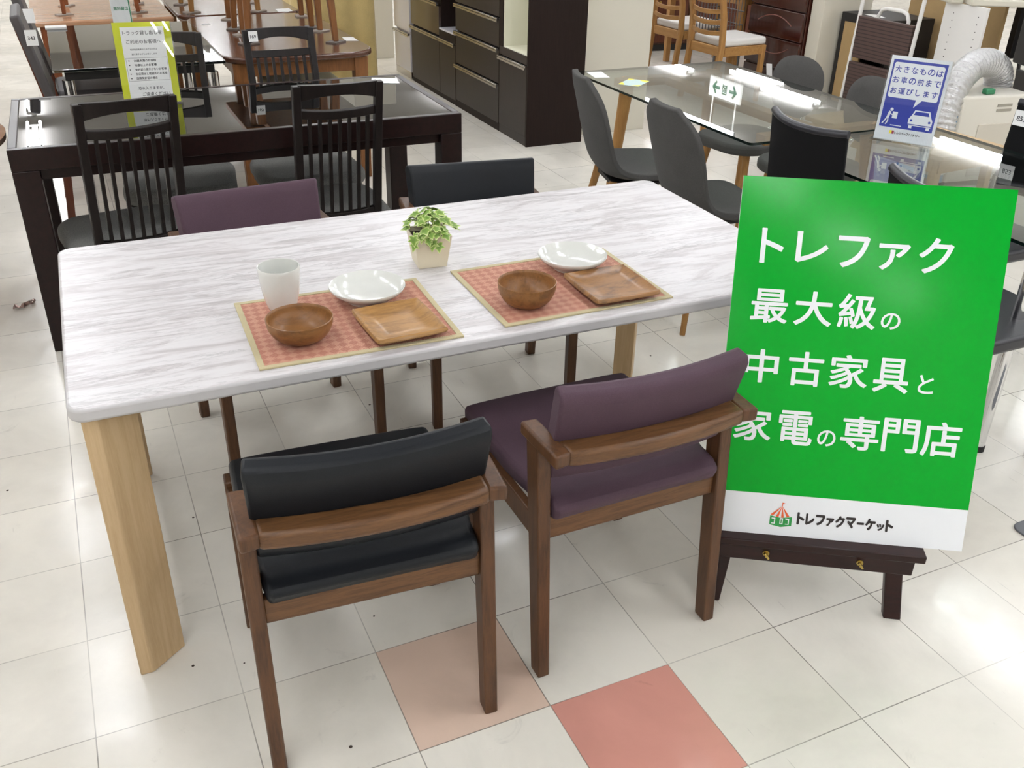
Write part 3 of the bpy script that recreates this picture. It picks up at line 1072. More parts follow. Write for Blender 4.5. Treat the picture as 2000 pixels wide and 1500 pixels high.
def hang_tag(loc, mtx_x, mtx_u, w, h, number, label, small=True):
    t = thing('price_tag', label, 'tag', loc, 0, 'white number tags on the chairs')
    t.matrix_world = frame_matrix(loc, mtx_x, mtx_u)
    m = MB(); m.box(-w/2, w/2, -h/2, h/2, -0.0008, 0.0)
    m.build('card', M['paper'], t, smooth=0)
    if number:
        m = MB()
        lettering(m, number, 0, h*-0.02, w*0.62, None, 0.0004, 0.02)
        m.build('lettering', M['ink'], t, smooth=0)
    return t
# tag 169 on the crest of the far chair
hang_tag((0.992, 2.888, 0.905), (1, 0.02, 0), (0, 0.18, 1), 0.040, 0.044, '169', 'white tag numbered 169 on the top rail of the far slat-backed chair')

# yellow notice in a stand on the dark table
def stand_sign(name, label, origin, xdir, updir, w, h):
    t = thing(name, label, 'sign', origin, 0)
    t.matrix_world = frame_matrix(origin, xdir, updir)
    m = MB(); m.box(-w/2-0.004, w/2+0.004, 0.004, h+0.004, 0.0, 0.003)
    m.build('acrylic_holder', M['acrylic'], t, smooth=0)
    return t
ys = stand_sign('notice_stand', 'yellow-bordered truck rental notice in a clear stand on the smoked glass table', (0.497, 2.43, DZ+0.001), (1, -0.09, 0), (0, 0.17, 1), 0.21, 0.297)
m = MB(); m.box(-0.105, 0.105, 0.004, 0.301, -0.001, 0.0)
m.build('sheet', M['yellow'], ys, smooth=0)
m = MB(); flat(m, [(-0.079, 0.024), (0.079, 0.024), (0.079, 0.284), (-0.079, 0.284)], 0.0003)
m.build('white_panel', M['paper'], ys, smooth=0)
m = MB(); m.box(-0.112, 0.112, 0.0, 0.006, -0.03, 0.03)
m.build('acrylic_foot', M['acrylic'], ys, smooth=0)
m = MB()
lettering(m, 'トラック貸し出しを', 0.0, 0.263, 0.142, None, 0.0006, 0.008)
lettering(m, 'ご利用のお客様へ', 0.0, 0.231, 0.126, None, 0.0006, 0.008)
lettering(m, '軽貨物自動車のため下記の方は', -0.004, 0.203, 0.098, None, 0.0006)
lettering(m, '誠に勝手ながらお断りします', -0.004, 0.186, 0.092, None, 0.0006)
for k, s_ in enumerate(('20歳未満のお客様', '70歳以上のお客様', '免許証の提示がないお客様', '当店貸出し範囲外のお客様', '国際免許証の場合')):
    yy = 0.162 - 0.0162*k
    wd = (0.081, 0.081, 0.115, 0.115, 0.077)[k]
    lettering(m, s_, -0.046 + wd/2, yy, wd, None, 0.0006, 0.014)
    flat(m, [(-0.066, yy-0.002), (-0.062, yy-0.002), (-0.062, yy+0.002), (-0.066, yy+0.002)], 0.0006)
lettering(m, '恐れ入りますが、', 0.002, 0.060, 0.094, None, 0.0006, 0.008)
lettering(m, 'ご遠慮ください', 0.018, 0.038, 0.104, None, 0.0006, 0.008)
for q in ((-0.074, 0.076, 0.0876, 0.0884), (-0.074, 0.076, 0.1716, 0.1724), (-0.0744, -0.0736, 0.088, 0.172), (0.0756, 0.0764, 0.088, 0.172)):
    flat(m, [(q[0], q[2]), (q[1], q[2]), (q[1], q[3]), (q[0], q[3])], 0.0006)
m.build('lettering', M['ink'], ys, smooth=0)

def card(name, label, pts, z, mat, cat='card', group=None):
    m = MB()
    m.prism(pts, z, z+0.0012)
    o = m.build(name, mat, None, smooth=0)
    return tag(o, label, cat, group)
card('price_card', 'white card lying on the smoked glass table at its far right corner', [(1.415, 2.53), (1.530, 2.48), (1.552, 2.585), (1.450, 2.635)], DZ+0.0002, M['paper'])

# ------------------------------------------------------------------ black glass table further back
BZ = 0.72
bt = thing('black_glass_table', 'black glass dining table on chrome legs behind the smoked glass table', 'table', (0.150, 3.39, 0), R(-0.3))
BWd, BD = 0.785, 1.33
m = MB(); m.box(0, BWd, 0, BD, BZ-0.014, BZ)
m.build('tabletop', M['black_glass_b'], bt, 0.002)
m = MB(); m.box(0.05, BWd-0.05, 0.05, BD-0.05, BZ-0.06, BZ-0.014)
m.build('under_frame', M['black_matt'], bt, 0.003)
for sx in (0.06, BWd-0.06):
    for sy in (0.07, BD-0.07):
        l = MB(); l.tube([(sx, sy, 0), (sx, sy, BZ-0.06)], 0.027, 18)
        l.build('leg', M['chrome'], bt)
m = MB(); m.box(0.10, BWd-0.10, 0.40, 0.95, 0.30, 0.32)
m.build('lower_shelf', M['black_glass'], bt, 0.002)
m = MB()
for sx in (0.10, BWd-0.10):
    m.tube([(sx, 0.07, 0.31), (sx, BD-0.07, 0.31)], 0.012, 10)
m.build('shelf_rail', M['chrome'], bt)

# small green notice standing on the black table
gs = stand_sign('green_notice', 'small green and white notice in a clear stand on the black glass table', (0.560, 4.50, BZ+0.001), (1, 0.0, 0), (0.0, 0.15, 1), 0.10, 0.297)
m = MB(); m.box(-0.052, 0.052, 0.004, 0.301, -0.001, 0.0)
m.build('sheet', M['paper'], gs, smooth=0)
m = MB()
flat(m, [(-0.050, 0.006), (0.050, 0.006), (0.050, 0.030), (0.0, 0.012), (-0.050, 0.020)], 0.0004)
flat(m, [(-0.050, 0.20), (-0.047, 0.20), (-0.047, 0.30), (-0.050, 0.30)], 0.0004)
flat(m, [(0.044, 0.006), (0.050, 0.006), (0.050, 0.30), (0.044, 0.30)], 0.0004)
lettering(m, 'トラック', 0, 0.175, 0.082, None, 0.0006, 0.01)
lettering(m, '無料貸出', 0, 0.110, 0.078, None, 0.0006, 0.02)
m.build('lettering', M['small_green'], gs, smooth=0)
m = MB(); m.box(-0.055, 0.055, 0.0, 0.005, -0.03, 0.03)
m.build('acrylic_foot', M['acrylic'], gs, smooth=0)
m = MB(); m.box(0.150, 0.262, 4.60, 4.68, BZ, BZ+0.012)
o = m.build('price_holder', M['white'], None, 0.002); tag(o, 'flat white price holder lying at the far left corner of the black glass table', 'card')

# brown chairs pushed in from the aisle
def make_brown_chair(label):
    t = thing('leather_back_chair', label, 'chair', (0, 0, 0), 0, 'grey leather backed chairs at the black glass table')
    for s in (-1, 1):
        l = MB()
        l.beam((-0.235, s*0.19, 0), (-0.195, s*0.19, 0.43), 0.036, 0.032)
        l.beam((-0.195, s*0.19, 0.43), (-0.285, s*0.19, 0.90), 0.036, 0.032)
        l.build('rear_post', M['red_wood'], t, 0.003)
        l = MB(); l.beam((0.19, s*0.19, 0), (0.19, s*0.19, 0.41), 0.03, 0.03, 0.038, 0.038)
        l.build('leg', M['red_wood'], t, 0.003)
    m = MB(); m.box(-0.20, 0.21, -0.205, 0.205, 0.38, 0.43)
    m.build('seat_frame', M['red_wood'], t, 0.004)
    m = MB(); m.prism(rounded_rect(-0.19, 0.225, -0.215, 0.215, 0.04), 0.43, 0.48)
    m.build('seat', M['grey_leather'], t, 0.015, 3)
    def fn(u, v):
        z = 0.56 + 0.40*v
        return Vector((-0.185 - 0.095*(z-0.43)/0.47, (u-0.5)*0.42, z))
    b = MB(); b.shell(fn, 0.045, 8, 8)
    b.build('backrest', M['grey_leather'], t, 0.012, 3)
    return t
bc = make_brown_chair('grey leather backed chair at the left of the black glass table, nearest, tagged 343')
bc.location = (0.335, 3.61, 0)
dup(bc, (0.335, 4.31, 0), 0, 'grey leather backed chair by the aisle, behind the one tagged 343', bc['group'])
hang_tag((0.095, 3.392, 0.865), (1, -0.1, 0), (0, 0.0, 1), 0.050, 0.068, '343', 'white tag numbered 343 on the grey leather backed chair by the aisle')
hang_tag((0.092, 4.092, 0.865), (1, -0.1, 0), (0, 0.0, 1), 0.050, 0.068, '', 'white tag on the farther grey leather backed chair, half hidden')

# ------------------------------------------------------------------ brown tables with stools stacked on them
def round_corner_table(x0_, x1_, y0_, y1_, z, r, mat, legmat, label, leg=0.075, name='dining_table'):
    t = thing(name, label, 'table', ((x0_+x1_)/2, (y0_+y1_)/2, 0), 0)
    w, d = x1_-x0_, y1_-y0_
    m = MB(); m.prism(rounded_rect(-w/2, w/2, -d/2, d/2, r, 8), z-0.032, z)
    m.build('tabletop', mat, t, 0.010, 3)
    m = MB()
    k = 0.06
    for q in ((-w/2+k, w/2-k, -d/2+k, -d/2+k+0.025), (-w/2+k, w/2-k, d/2-k-0.025, d/2-k), (-w/2+k, -w/2+k+0.025, -d/2+k+0.025, d/2-k-0.025), (w/2-k-0.025, w/2-k, -d/2+k+0.025, d/2-k-0.025)):
        m.box(*q, z-0.105, z-0.032)
    m.build('apron', legmat, t, 0.003)
    for sx in (-1, 1):
        for sy in (-1, 1):
            l = MB()
            cx, cy = sx*(w/2-k-leg/2+0.012), sy*(d/2-k-leg/2+0.012)
            l.beam((cx, cy, 0), (cx, cy, z-0.033), leg*0.75, leg*0.75, leg, leg)
            l.build('leg', legmat, t, 0.004)
    return t
round_corner_table(0.945, 1.760, 3.52, 5.02, 0.70, 0.16, M['brown_top'], M['brown_leg'], 'brown dining table with rounded corners, stools stacked on top, left of the yellow drape')
round_corner_table(0.070, 0.900, 5.05, 6.35, 0.70, 0.02, M['orange_top'], M['orange_wood'], 'reddish dining table with stool legs on it, behind the black glass table')
round_corner_table(0.93, 1.72, 5.06, 6.45, 0.70, 0.13, M['brown_top'], M['brown_leg'], 'farthest brown dining table at the top edge of the view')

def stacked_stool(feet, z, h, mat, label, pad_mat, r=0.022, gather=0.06, inset=-0.05):
    cx = sum(p_[0] for p_ in feet)/len(feet); cy = sum(p_[1] for p_ in feet)/len(feet)
    t = thing('stacked_table', label, 'table', (cx, cy, z), 0)
    for k, (fx, fy) in enumerate(feet):
        dx, dy = fx-cx, fy-cy
        pd = MB(); a_ = 0.3 + 0.4*k
        pd.box(-0.048, 0.048, -0.036, 0.036, 0.0, 0.008, Matrix.Translation((dx, dy, 0)) @ Matrix.Rotation(a_, 4, 'Z'))
        pd.build('felt_pad', pad_mat, t, 0.001)
        l = MB(); l.beam((dx, dy, 0.008), (dx*(1-gather), dy*(1-gather), h-0.02), r*1.35, r*1.35, r*2.3, r*2.3)
        l.build('leg', mat, t, 0.004)
    xs_ = [p_[0]-cx for p_ in feet]; ys_ = [p_[1]-cy for p_ in feet]
    m = MB(); m.box(min(xs_)+inset, max(xs_)-inset, min(ys_)-0.05, max(ys_)+0.05, h-0.02, h+0.02)
    m.build('tabletop', mat, t, 0.006)
    return t
stacked_stool([(1.175, 4.225), (1.625, 4.237), (1.202, 4.843), (1.66, 4.842)], 0.70, 0.62, M['brown_leg'], 'oak side table standing on felt pads at the rear of the rounded brown table', M['pad'])
stacked_stool([(1.150, 3.93), (1.611, 3.836), (1.167, 4.456), (1.611, 4.38)], 0.70, 0.55, M['brown_leg'], 'oak side table standing on felt pads at the front of the rounded brown table', M['pad_dark'], gather=0.12, inset=0.06)
stacked_stool([(0.27, 5.30), (0.707, 5.285), (0.30, 5.72), (0.75, 5.70)], 0.70, 0.5, M['orange_wood'], 'reddish stool standing on felt pads on the reddish table', M['pad'], 0.018)
stacked_stool([(1.028, 5.192), (1.441, 5.13), (1.014, 5.60), (1.46, 5.56)], 0.70, 0.5, M['oak'], 'light oak stool standing on felt pads on the farthest brown table', M['pad'], 0.022)
card('paper_sheet', 'white paper sheet on the rounded brown table by the stacked side table', [(1.676, 3.868), (1.745, 3.85), (1.75, 3.975), (1.690, 3.99)], 0.7002, M['paper'], 'paper')
card('paper_sheet', 'white paper sheet on the farthest brown table', [(1.56, 5.07), (1.66, 5.09), (1.665, 5.22), (1.57, 5.20)], 0.7002, M['paper'], 'paper')
card('paper_slip', 'tiny white paper slip at the left edge of the rounded brown table', [(1.015, 4.66), (1.065, 4.67), (1.06, 4.72), (1.012, 4.71)], 0.7002, M['paper'], 'paper')

# upholstered stool under the rounded table
t = thing('upholstered_stool', 'pale olive upholstered stool tucked under the rounded brown table', 'stool', (1.48, 4.18, 0))
m = MB(); m.prism(rounded_rect(-0.22, 0.22, -0.22, 0.22, 0.09, 8), 0.38, 0.45)
m.build('seat', fabric('olive_fabric', rgb(150, 142, 104), 0.9, 300, 0.12), t, 0.02, 4)
for sx in (-1, 1):
    for sy in (-1, 1):
        l = MB(); l.beam((sx*0.17, sy*0.17, 0), (sx*0.16, sy*0.16, 0.385), 0.03, 0.03, 0.04, 0.04)
        l.build('leg', M['brown_leg'], t, 0.003)

# tan drape and white partition behind
m = MB()
def drape(u, v):
    # u around the three visible sides, v upward
    a = u*3
    w, d = 0.52, 0.95
    x0_, y0_ = 1.985, 6.02
    if a < 1: px, py = x0_, y0_ + d*(1-a)
    elif a < 2: px, py = x0_ + w*(a-1), y0_
    else: px, py = x0_ + w, y0_ + d*(a-2)
    k = 0.012*math.sin(a*19+v*2) + 0.010*math.sin(a*7.3+1)
    return Vector((px + (k if a < 1 or a > 2 else 0), py + (k if 1 <= a <= 2 else 0), 0.0 + 1.15*v))
m.shell(drape, 0.02, 60, 12)
m.box(1.98, 2.51, 6.02, 6.97, 1.14, 1.17)
o = m.build('draped_cover', M['yellow_cloth'], None, 0.004, 2, 60); tag(o, 'tall block draped in tan yellow cloth between the brown tables and white cabinet', 'cover')
m = MB(); m.box(2.58, 2.98, 7.02, 7.50, 0, 1.9)
o = m.build('tall_cabinet', M['cream'], None, 0.004); tag(o, 'plain cream cabinet side behind the yellow drape', 'cabinet')

# ------------------------------------------------------------------ kitchen cabinets (fronts face the aisle at x = 2.803)
FX = 2.803
def cabinet(label, y0_, y1_, mat_body, kick, name='kitchen_cabinet', depth=0.40, h=1.45, kickmat=None):
    t = thing(name, label, 'cabinet', (FX, y0_, 0), 0, 'kitchen cabinets in the aisle')
    m = MB(); m.box(0.022, depth, 0, y1_-y0_, 0.0, h)
    m.build('body', mat_body, t, 0.002)
    m = MB(); m.box(0.004, 0.022, 0, y1_-y0_, 0.0, kick)
    m.build('kick_board', kickmat or mat_body, t, 0.001)
    return t
def front(t, y0_, y1_, z0_, z1_, mat, nm, handle=None, hm=None):
    b = t.location.y
    m = MB(); m.box(0.0, 0.021, y0_-b+0.002, y1_-b-0.002, z0_+0.002, z1_-0.002)
    f = m.build(nm, mat, t, 0.0015)
    if handle:
        h = MB()
        h.box(-0.020, 0.0, y0_-b+0.004, y1_-b-0.004, handle-0.004, handle+0.010)
        h.box(-0.020, -0.014, y0_-b+0.004, y1_-b-0.004, handle-0.016, handle+0.002)
        h.build('handle', hm or M['steel'], f, 0.0015)
    return f
# end unit with open niche, built of boards
c1 = thing('kitchen_cabinet', 'tall dark cabinet with an open cream niche at the near end of the cabinet row', 'cabinet', (FX, 3.833, 0), 0, 'kitchen cabinets in the aisle')
wdt = 0.437
m = MB(); m.box(0.0, 0.40, 0.0, 0.018, 0, 1.6)
m.build('side_panel', M['cab_side'], c1, 0.001)
m = MB(); m.box(0.022, 0.40, 0.018, wdt, 0.0, 0.545)
m.build('body', M['cab_dark'], c1, 0.001)
m = MB(); m.box(0.004, 0.022, 0.018, wdt, 0.0, 0.06)
m.build('kick_board', M['cab_dark'], c1, 0.001)
m = MB(); m.box(0.0, 0.022, 0.018, wdt, 0.505, 0.555)
m.build('niche_sill', M['cab_dark'], c1, 0.001)
m = MB()
m.box(0.005, 0.40, 0.018, 0.024, 0.555, 1.6); m.box(0.005, 0.40, wdt-0.064, wdt-0.054, 0.555, 1.6)
m.box(0.38, 0.40, 0.024, wdt-0.064, 0.555, 1.6); m.box(0.005, 0.38, 0.024, wdt-0.064, 0.545, 0.56)
m.build('niche_lining', M['cream_in'], c1, 0.001)
m = MB(); m.box(0.0, 0.40, wdt-0.054, wdt, 0.555, 1.6)
m.build('inner_panel', M['cab_side'], c1, 0.001)
front(c1, 3.851, 4.270, 0.06, 0.497, M['cab_dark'], 'door', 0.490)
# drawer unit
c2 = cabinet('dark drawer cabinet with long steel handles, second from the near end of the row', 4.274, 5.046, M['cab_side'], 0.05)
front(c2, 4.274, 5.046, 0.05, 0.305, M['cab_dark'], 'drawer', 0.298)
front(c2, 4.274, 5.046, 0.312, 0.532, M['cab_dark'], 'drawer', 0.525)
front(c2, 4.274, 5.046, 0.540, 0.718, M['cab_dark'], 'drawer', 0.711)
front(c2, 4.274, 5.046, 0.726, 0.950, M['cab_dark'], 'drawer', 0.943)
front(c2, 4.274, 5.046, 0.958, 1.400, M['cab_dark'], 'drawer')
# door unit with a glossy counter drawer and dark recess
c3 = thing('kitchen_cabinet', 'dark two-door cabinet with a glossy drawer and a deep black recess', 'cabinet', (FX, 5.052, 0), 0, 'kitchen cabinets in the aisle')
W3 = 0.963
m = MB(); m.box(0.022, 0.40, 0.0, W3, 0.0, 0.43); m.box(0.022, 0.40, 0.33, W3, 0.43, 1.40)
m.build('body', M['cab_side'], c3, 0.001)
m = MB(); m.box(0.006, 0.022, 0.0, W3, 0.0, 0.035)
m.build('kick_board', M['cab_side'], c3, 0.001)
front(c3, 5.378, 6.015, 0.035, 0.437, M['cab_dark'], 'door', 0.430)
front(c3, 5.052, 5.376, 0.035, 0.437, M['cab_dark'], 'door', 0.430)
front(c3, 5.378, 6.015, 0.447, 0.655, M['cab_gloss'], 'drawer', 0.668)
front(c3, 5.378, 6.015, 0.690, 1.40, M['cab_gloss'], 'door')
m = MB(); m.box(0.0, 0.40, 0.0, 0.33, 0.437, 0.495)
m.build('recess_base', M['cab_side'], c3, 0.001)
m = MB(); m.box(0.0, 0.30, 0.012, 0.325, 0.495, 0.507)
m.build('pull_out_shelf', M['white_gloss'], c3, 0.001)
m = MB(); m.box(0.38, 0.40, 0.0, 0.33, 0.507, 1.40)
m.build('back_panel', M['black_matt'], c3, 0.001)
# white unit
c4 = cabinet('glossy white drawer cabinet with steel handle at the far end of the row', 6.052, 6.445, M['white_gloss'], 0.055, kickmat=M['steel'])
front(c4, 6.052, 6.445, 0.055, 0.355, M['white_gloss'], 'drawer', 0.348)
front(c4, 6.052, 6.445, 0.368, 0.90, M['white_gloss'], 'drawer')

# white tall cabinet right of the dark end panel
m = MB(); m.box(3.215, 3.775, 3.99, 4.42, 0.0, 1.7)
o = m.build('wardrobe', M['cream'], None, 0.003); tag(o, 'plain cream wardrobe panel directly behind the dark cabinet row', 'wardrobe')

# ------------------------------------------------------------------ clear glass tables on the right
GZ = 0.72
def glass_table(label, xa, xb, ya, yb, legs, legmat, round_legs=True):
    t = thing('glass_table', label, 'table', (xa, ya, 0), 0)
    m = MB(); m.prism(rounded_rect(0, xb-xa, 0, yb-ya, 0.02, 4), GZ-0.010, GZ)
    for f in m.bm.faces:
        f.normal_update()
        if abs(f.normal.z) < 0.5:
            f.material_index = 1
    m.build('glass_top', [M['glass'], M['glass_edge']], t, smooth=0)
    for (px, py, qx, qy) in legs:
        l = MB()
        l.tube([(px-xa, py-ya, 0.0), (qx-xa, qy-ya, GZ-0.012)], [0.019, 0.034] if legmat is M['oak'] else 0.020, 16)
        l.build('leg', legmat, t)
    return t
g1 = glass_table('clear glass dining table on splayed oak legs, grey shell chairs along its left', 2.447, 3.315, 1.190, 2.580,
            [(2.62, 2.48, 2.66, 2.42), (3.20, 2.50, 3.16, 2.44), (2.72, 1.25, 2.72, 1.33), (3.20, 1.24, 3.14, 1.32)], M['oak'])
m = MB(); m.box(0.15, 0.72, 0.10, 0.16, GZ-0.05, GZ-0.012); m.box(0.15, 0.74, 1.20, 1.26, GZ-0.05, GZ-0.012)
m.box(0.40, 0.46, 0.16, 1.20, GZ-0.05, GZ-0.012)
m.build('under_frame', M['oak_x'], g1, 0.003)
g2 = glass_table('clear glass table on chrome legs carrying the blue notice, behind the green sign', 2.520, 3.302, -0.02, 1.170,
            [(2.625, 0.085, 2.625, 0.085), (3.20, 0.085, 3.20, 0.085), (2.625, 1.07, 2.625, 1.07), (3.20, 1.07, 3.20, 1.07)], M['chrome'])
for lx in (0.105, 0.68):
    for ly in (0.105, 1.09):
        m = MB(); m.tube([(lx, ly, 0.0), (lx, ly, 0.02)], 0.022, 16)
        m.build('rubber_foot', M['rubber'], g2)

def make_shell_chair(label):
    t = thing('shell_chair', label, 'chair', (0, 0, 0), 0, 'grey fabric shell chairs at the clear glass table')
    prof = [(0.215, 0.430), (0.16, 0.447), (0.05, 0.440), (-0.06, 0.436), (-0.135, 0.452), (-0.180, 0.500), (-0.205, 0.570), (-0.225, 0.650), (-0.243, 0.730), (-0.258, 0.790), (-0.272, 0.850)]
    wid = [0.130, 0.195, 0.212, 0.208, 0.196, 0.186, 0.186, 0.192, 0.190, 0.166, 0.095]
    cup = [0.0, 0.014, 0.026, 0.036, 0.044, 0.046, 0.045, 0.042, 0.036, 0.026, 0.012]
    N = len(prof)-1
    def cr(seq, t_):
        t_ *= N
        i = min(int(t_), N-1)
        f = t_-i
        g = lambda k: seq[max(0, min(N, k))]
        a, b, c, d = g(i-1), g(i), g(i+1), g(i+2)
        return 0.5*((2*b) + (-a+c)*f + (2*a-5*b+4*c-d)*f*f + (-a+3*b-3*c+d)*f**3)
    ys_ = [p_[0] for p_ in prof]; zs_ = [p_[1] for p_ in prof]
    def fn(u, v):
        yy, zz, w, c = cr(ys_, v), cr(zs_, v), cr(wid, v), cr(cup, v)
        e = 0.01
        ty, tz = cr(ys_, min(1, v+e))-cr(ys_, max(0, v-e)), cr(zs_, min(1, v+e))-cr(zs_, max(0, v-e))
        L = math.hypot(ty, tz)
        ny, nz = tz/L, -ty/L          # towards the sitter
        if nz < -0.2: ny, nz = -ny, -nz
        s = 2*u-1
        k = c*abs(s)**2.2
        return Vector((s*w, yy + ny*k, zz + nz*k))
    m = MB(); m.shell(fn, 0.026, 16, 40)
    m.build('shell', M['grey_fabric'], t, 0.006, 3, 60)
    for sx in (-1, 1):
        for sy in (-1, 1):
            l = MB(); l.tube([(sx*0.20, sy*0.19-0.01, 0), (sx*0.115, sy*0.115-0.01, 0.425)], [0.011, 0.018], 12)
            l.build('leg', M['oak'], t)
    m = MB(); m.box(-0.12, 0.12, -0.13, 0.11, 0.405, 0.422)
    m.build('leg_mount', M['black_matt'], t, 0.003)
    return t
sh = make_shell_chair('grey fabric shell chair nearest the dark cabinets, left of the clear glass table')
sh.location = (2.385, 1.875, 0); sh.rotation_euler = (0, 0, R(-90-13))
dup(sh, (2.425, 1.330, 0), R(-90-4), 'grey fabric shell chair just beyond the right end of the marble table', sh['group'])

# far-side chairs: oval padded backs on light metal frames
def make_pad_chair(label):
    t = thing('oval_back_chair', label, 'chair', (0, 0, 0), 0, 'oval backed grey chairs behind the clear glass table')
    def bk(u, v):
        a = 2*PI*u
        return Vector((0, 0, 0))
    m = MB()
    # oval pad in the x-z plane, slightly dished
    NA, NR = 36, 6
    def pt(a, r, side):
        x = 0.166*r*math.copysign(abs(math.cos(a))**0.85, math.cos(a))
        z = 0.146*r*math.copysign(abs(math.sin(a))**0.85, math.sin(a))
        th = 0.020*math.sqrt(max(0.0, 1-r**6))
        return Vector((x*(1+0.10*z/0.146), -0.27 - 0.12*z + 0.10*x*x + side*th, 0.655 + z))
    for side in (1, -1):
        c = m.bm.verts.new(pt(0, 0, side))
        rings = [[m.bm.verts.new(pt(2*PI*k/NA, (q+1)/NR, side)) for k in range(NA)] for q in range(NR)]
        for k in range(NA):
            m.face([c, rings[0][k], rings[0][(k+1) % NA]])
        for A, B in zip(rings, rings[1:]):
            for k in range(NA):
                m.face([A[k], A[(k+1) % NA], B[(k+1) % NA], B[k]])
    bmesh.ops.remove_doubles(m.bm, verts=m.bm.verts[:], dist=1e-5)
    m.build('backrest', M['grey_fabric'], t, smooth=60)
    m = MB(); m.prism(rounded_rect(-0.20, 0.20, -0.18, 0.24, 0.14, 8), 0.405, 0.455)
    m.build('seat', M['grey_fabric'], t, 0.016, 3)
    for s in (-1, 1):
        l = MB()
        l.tube([(s*0.05, -0.275, 0.66), (s*0.06, -0.285, 0.55), (s*0.08, -0.22, 0.44), (s*0.10, -0.12, 0.398)], 0.009, 10)
        l.build('back_bracket', M['chrome'], t)
    for sx in (-1, 1):
        for sy in (-1, 1):
            l = MB(); l.tube([(sx*0.19, sy*0.17+0.02, 0), (sx*0.13, sy*0.12+0.02, 0.405)], [0.012, 0.018], 12)
            l.build('leg', M['oak'], t)
    return t
pc = make_pad_chair('grey oval-backed chair with a white tag beyond the clear glass table')
pc.location = (3.22, 2.153, 0); pc.rotation_euler = (0, 0, R(97))
dup(pc, (3.21, 1.66, 0), R(90), 'grey chair with oval back immediately left of the blue notice', pc['group'])
hang_tag((3.440, 2.348, 0.705), (0.45, -0.9, 0.05), (-0.25, -0.1, 1), 0.030, 0.075, '', 'narrow white tag on the oval backed chair left edge')

# low-back black chairs along the left of the second glass table
def make_black_chair(label, group=None):
    t = thing('black_chair', label, 'chair', (0, 0, 0), 0, group or 'low-backed black chairs at the second glass table')
    def fn(u, v):
        s = 2*u-1
        z = 0.545 + 0.325*v - 0.012*v*(1-s*s)
        return Vector((s*0.185, -0.225 - 0.03*v - 0.045*(1-s*s), z))
    m = MB(); m.shell(fn, 0.020, 16, 8)
    m.build('backrest', M['mesh_black'], t, 0.006, 3, 50)
    m = MB()
    m.tube([fn(k/16, 1.0) + Vector((0, 0.0, 0.0)) for k in range(17)], 0.0135, 10)
    m.build('top_piping', M['vinyl_black'], t)
    m = MB(); m.prism(rounded_rect(-0.20, 0.20, -0.20, 0.22, 0.04), 0.42, 0.465)
    m.build('seat', M['vinyl_black'], t, 0.012, 3)
    for sx in (-1, 1):
        l = MB(); l.tube([(sx*0.19, -0.225, 0), (sx*0.185, -0.215, 0.42), (sx*0.175, -0.225, 0.60)], 0.011, 12)
        l.build('leg', M['chrome'], t)
        l = MB(); l.tube([(sx*0.19, 0.19, 0), (sx*0.185, 0.18, 0.42)], 0.011, 12)
        l.build('leg', M['chrome'], t)
    return t
bk = make_black_chair('low-backed black chair between the grey shell chair and the blue notice')
bk.location = (2.69, 0.885, 0); bk.rotation_euler = (0, 0, R(-90))
dup(bk, (2.555, 0.185, 0), R(-90), 'low-backed black chair mostly hidden behind the green sign', bk['group'])
far = dup(bk, (3.135, 0.675, 0), R(90), 'black chair with tag 853 on the far side of the second glass table', bk['group'])
hang_tag((3.368, 0.815, 0.820), (0.22, -1, 0.0), (0.09, 0.0, 1), 0.055, 0.055, '853', 'white tag numbered 853 on the far black chair')

# cards on the clear glass table
card('price_card', 'white card at the far left corner of the clear glass table', [(2.475, 2.42), (2.545, 2.40), (2.575, 2.535), (2.50, 2.55)], GZ+0.0002, M['paper'])
yc = thing('leaflet', 'blue and yellow leaflet lying on the clear glass table', 'leaflet', (2.593, 2.262, GZ+0.0002), R(38))
m = MB(); m.box(-0.072, 0.072, -0.05, 0.05, 0, 0.001)
m.build('sheet', plain('leaflet_blue', rgb(190, 214, 212), 0.5), yc, smooth=0)
m = MB()
for q in (((-0.072, -0.05), (-0.03, -0.05), (-0.05, -0.03), (-0.072, -0.012)), ((0.072, -0.05), (0.072, 0.0), (0.048, -0.02), (0.03, -0.05)), ((0.072, 0.05), (0.04, 0.05), (0.05, 0.03), (0.072, 0.02)), ((-0.072, 0.05), (-0.072, 0.02), (-0.045, 0.03), (-0.02, 0.05))):
    flat(m, list(q), 0.0013)
m.build('yellow_corners', M['pale_yellow'], yc, smooth=0)

# blue notice
bs = stand_sign('notice_stand', 'blue and white notice with a car pictogram in a clear stand', (2.985, 0.990, GZ+0.001), (0.111, -0.187, 0), (0.10, 0.06, 1), 0.21, 0.297)
bs['group'] = 'notices in clear stands'
ys['group'] = 'notices in clear stands'
m = MB(); m.box(-0.105, 0.105, 0.004, 0.301, -0.001, 0)
m.build('sheet', M['sign_white'], bs, smooth=0)
m = MB(); flat(m, [(-0.095, 0.050), (0.095, 0.050), (0.095, 0.288), (-0.095, 0.288)], 0.0003)
m.build('blue_field', M['blue'], bs, smooth=0)
m = MB()
bub = rounded_rect(-0.089, 0.087, 0.156, 0.279, 0.008, 4)
flat(m, bub, 0.0006)
flat(m, [(0.014, 0.158), (0.036, 0.158), (0.010, 0.128)], 0.0006)
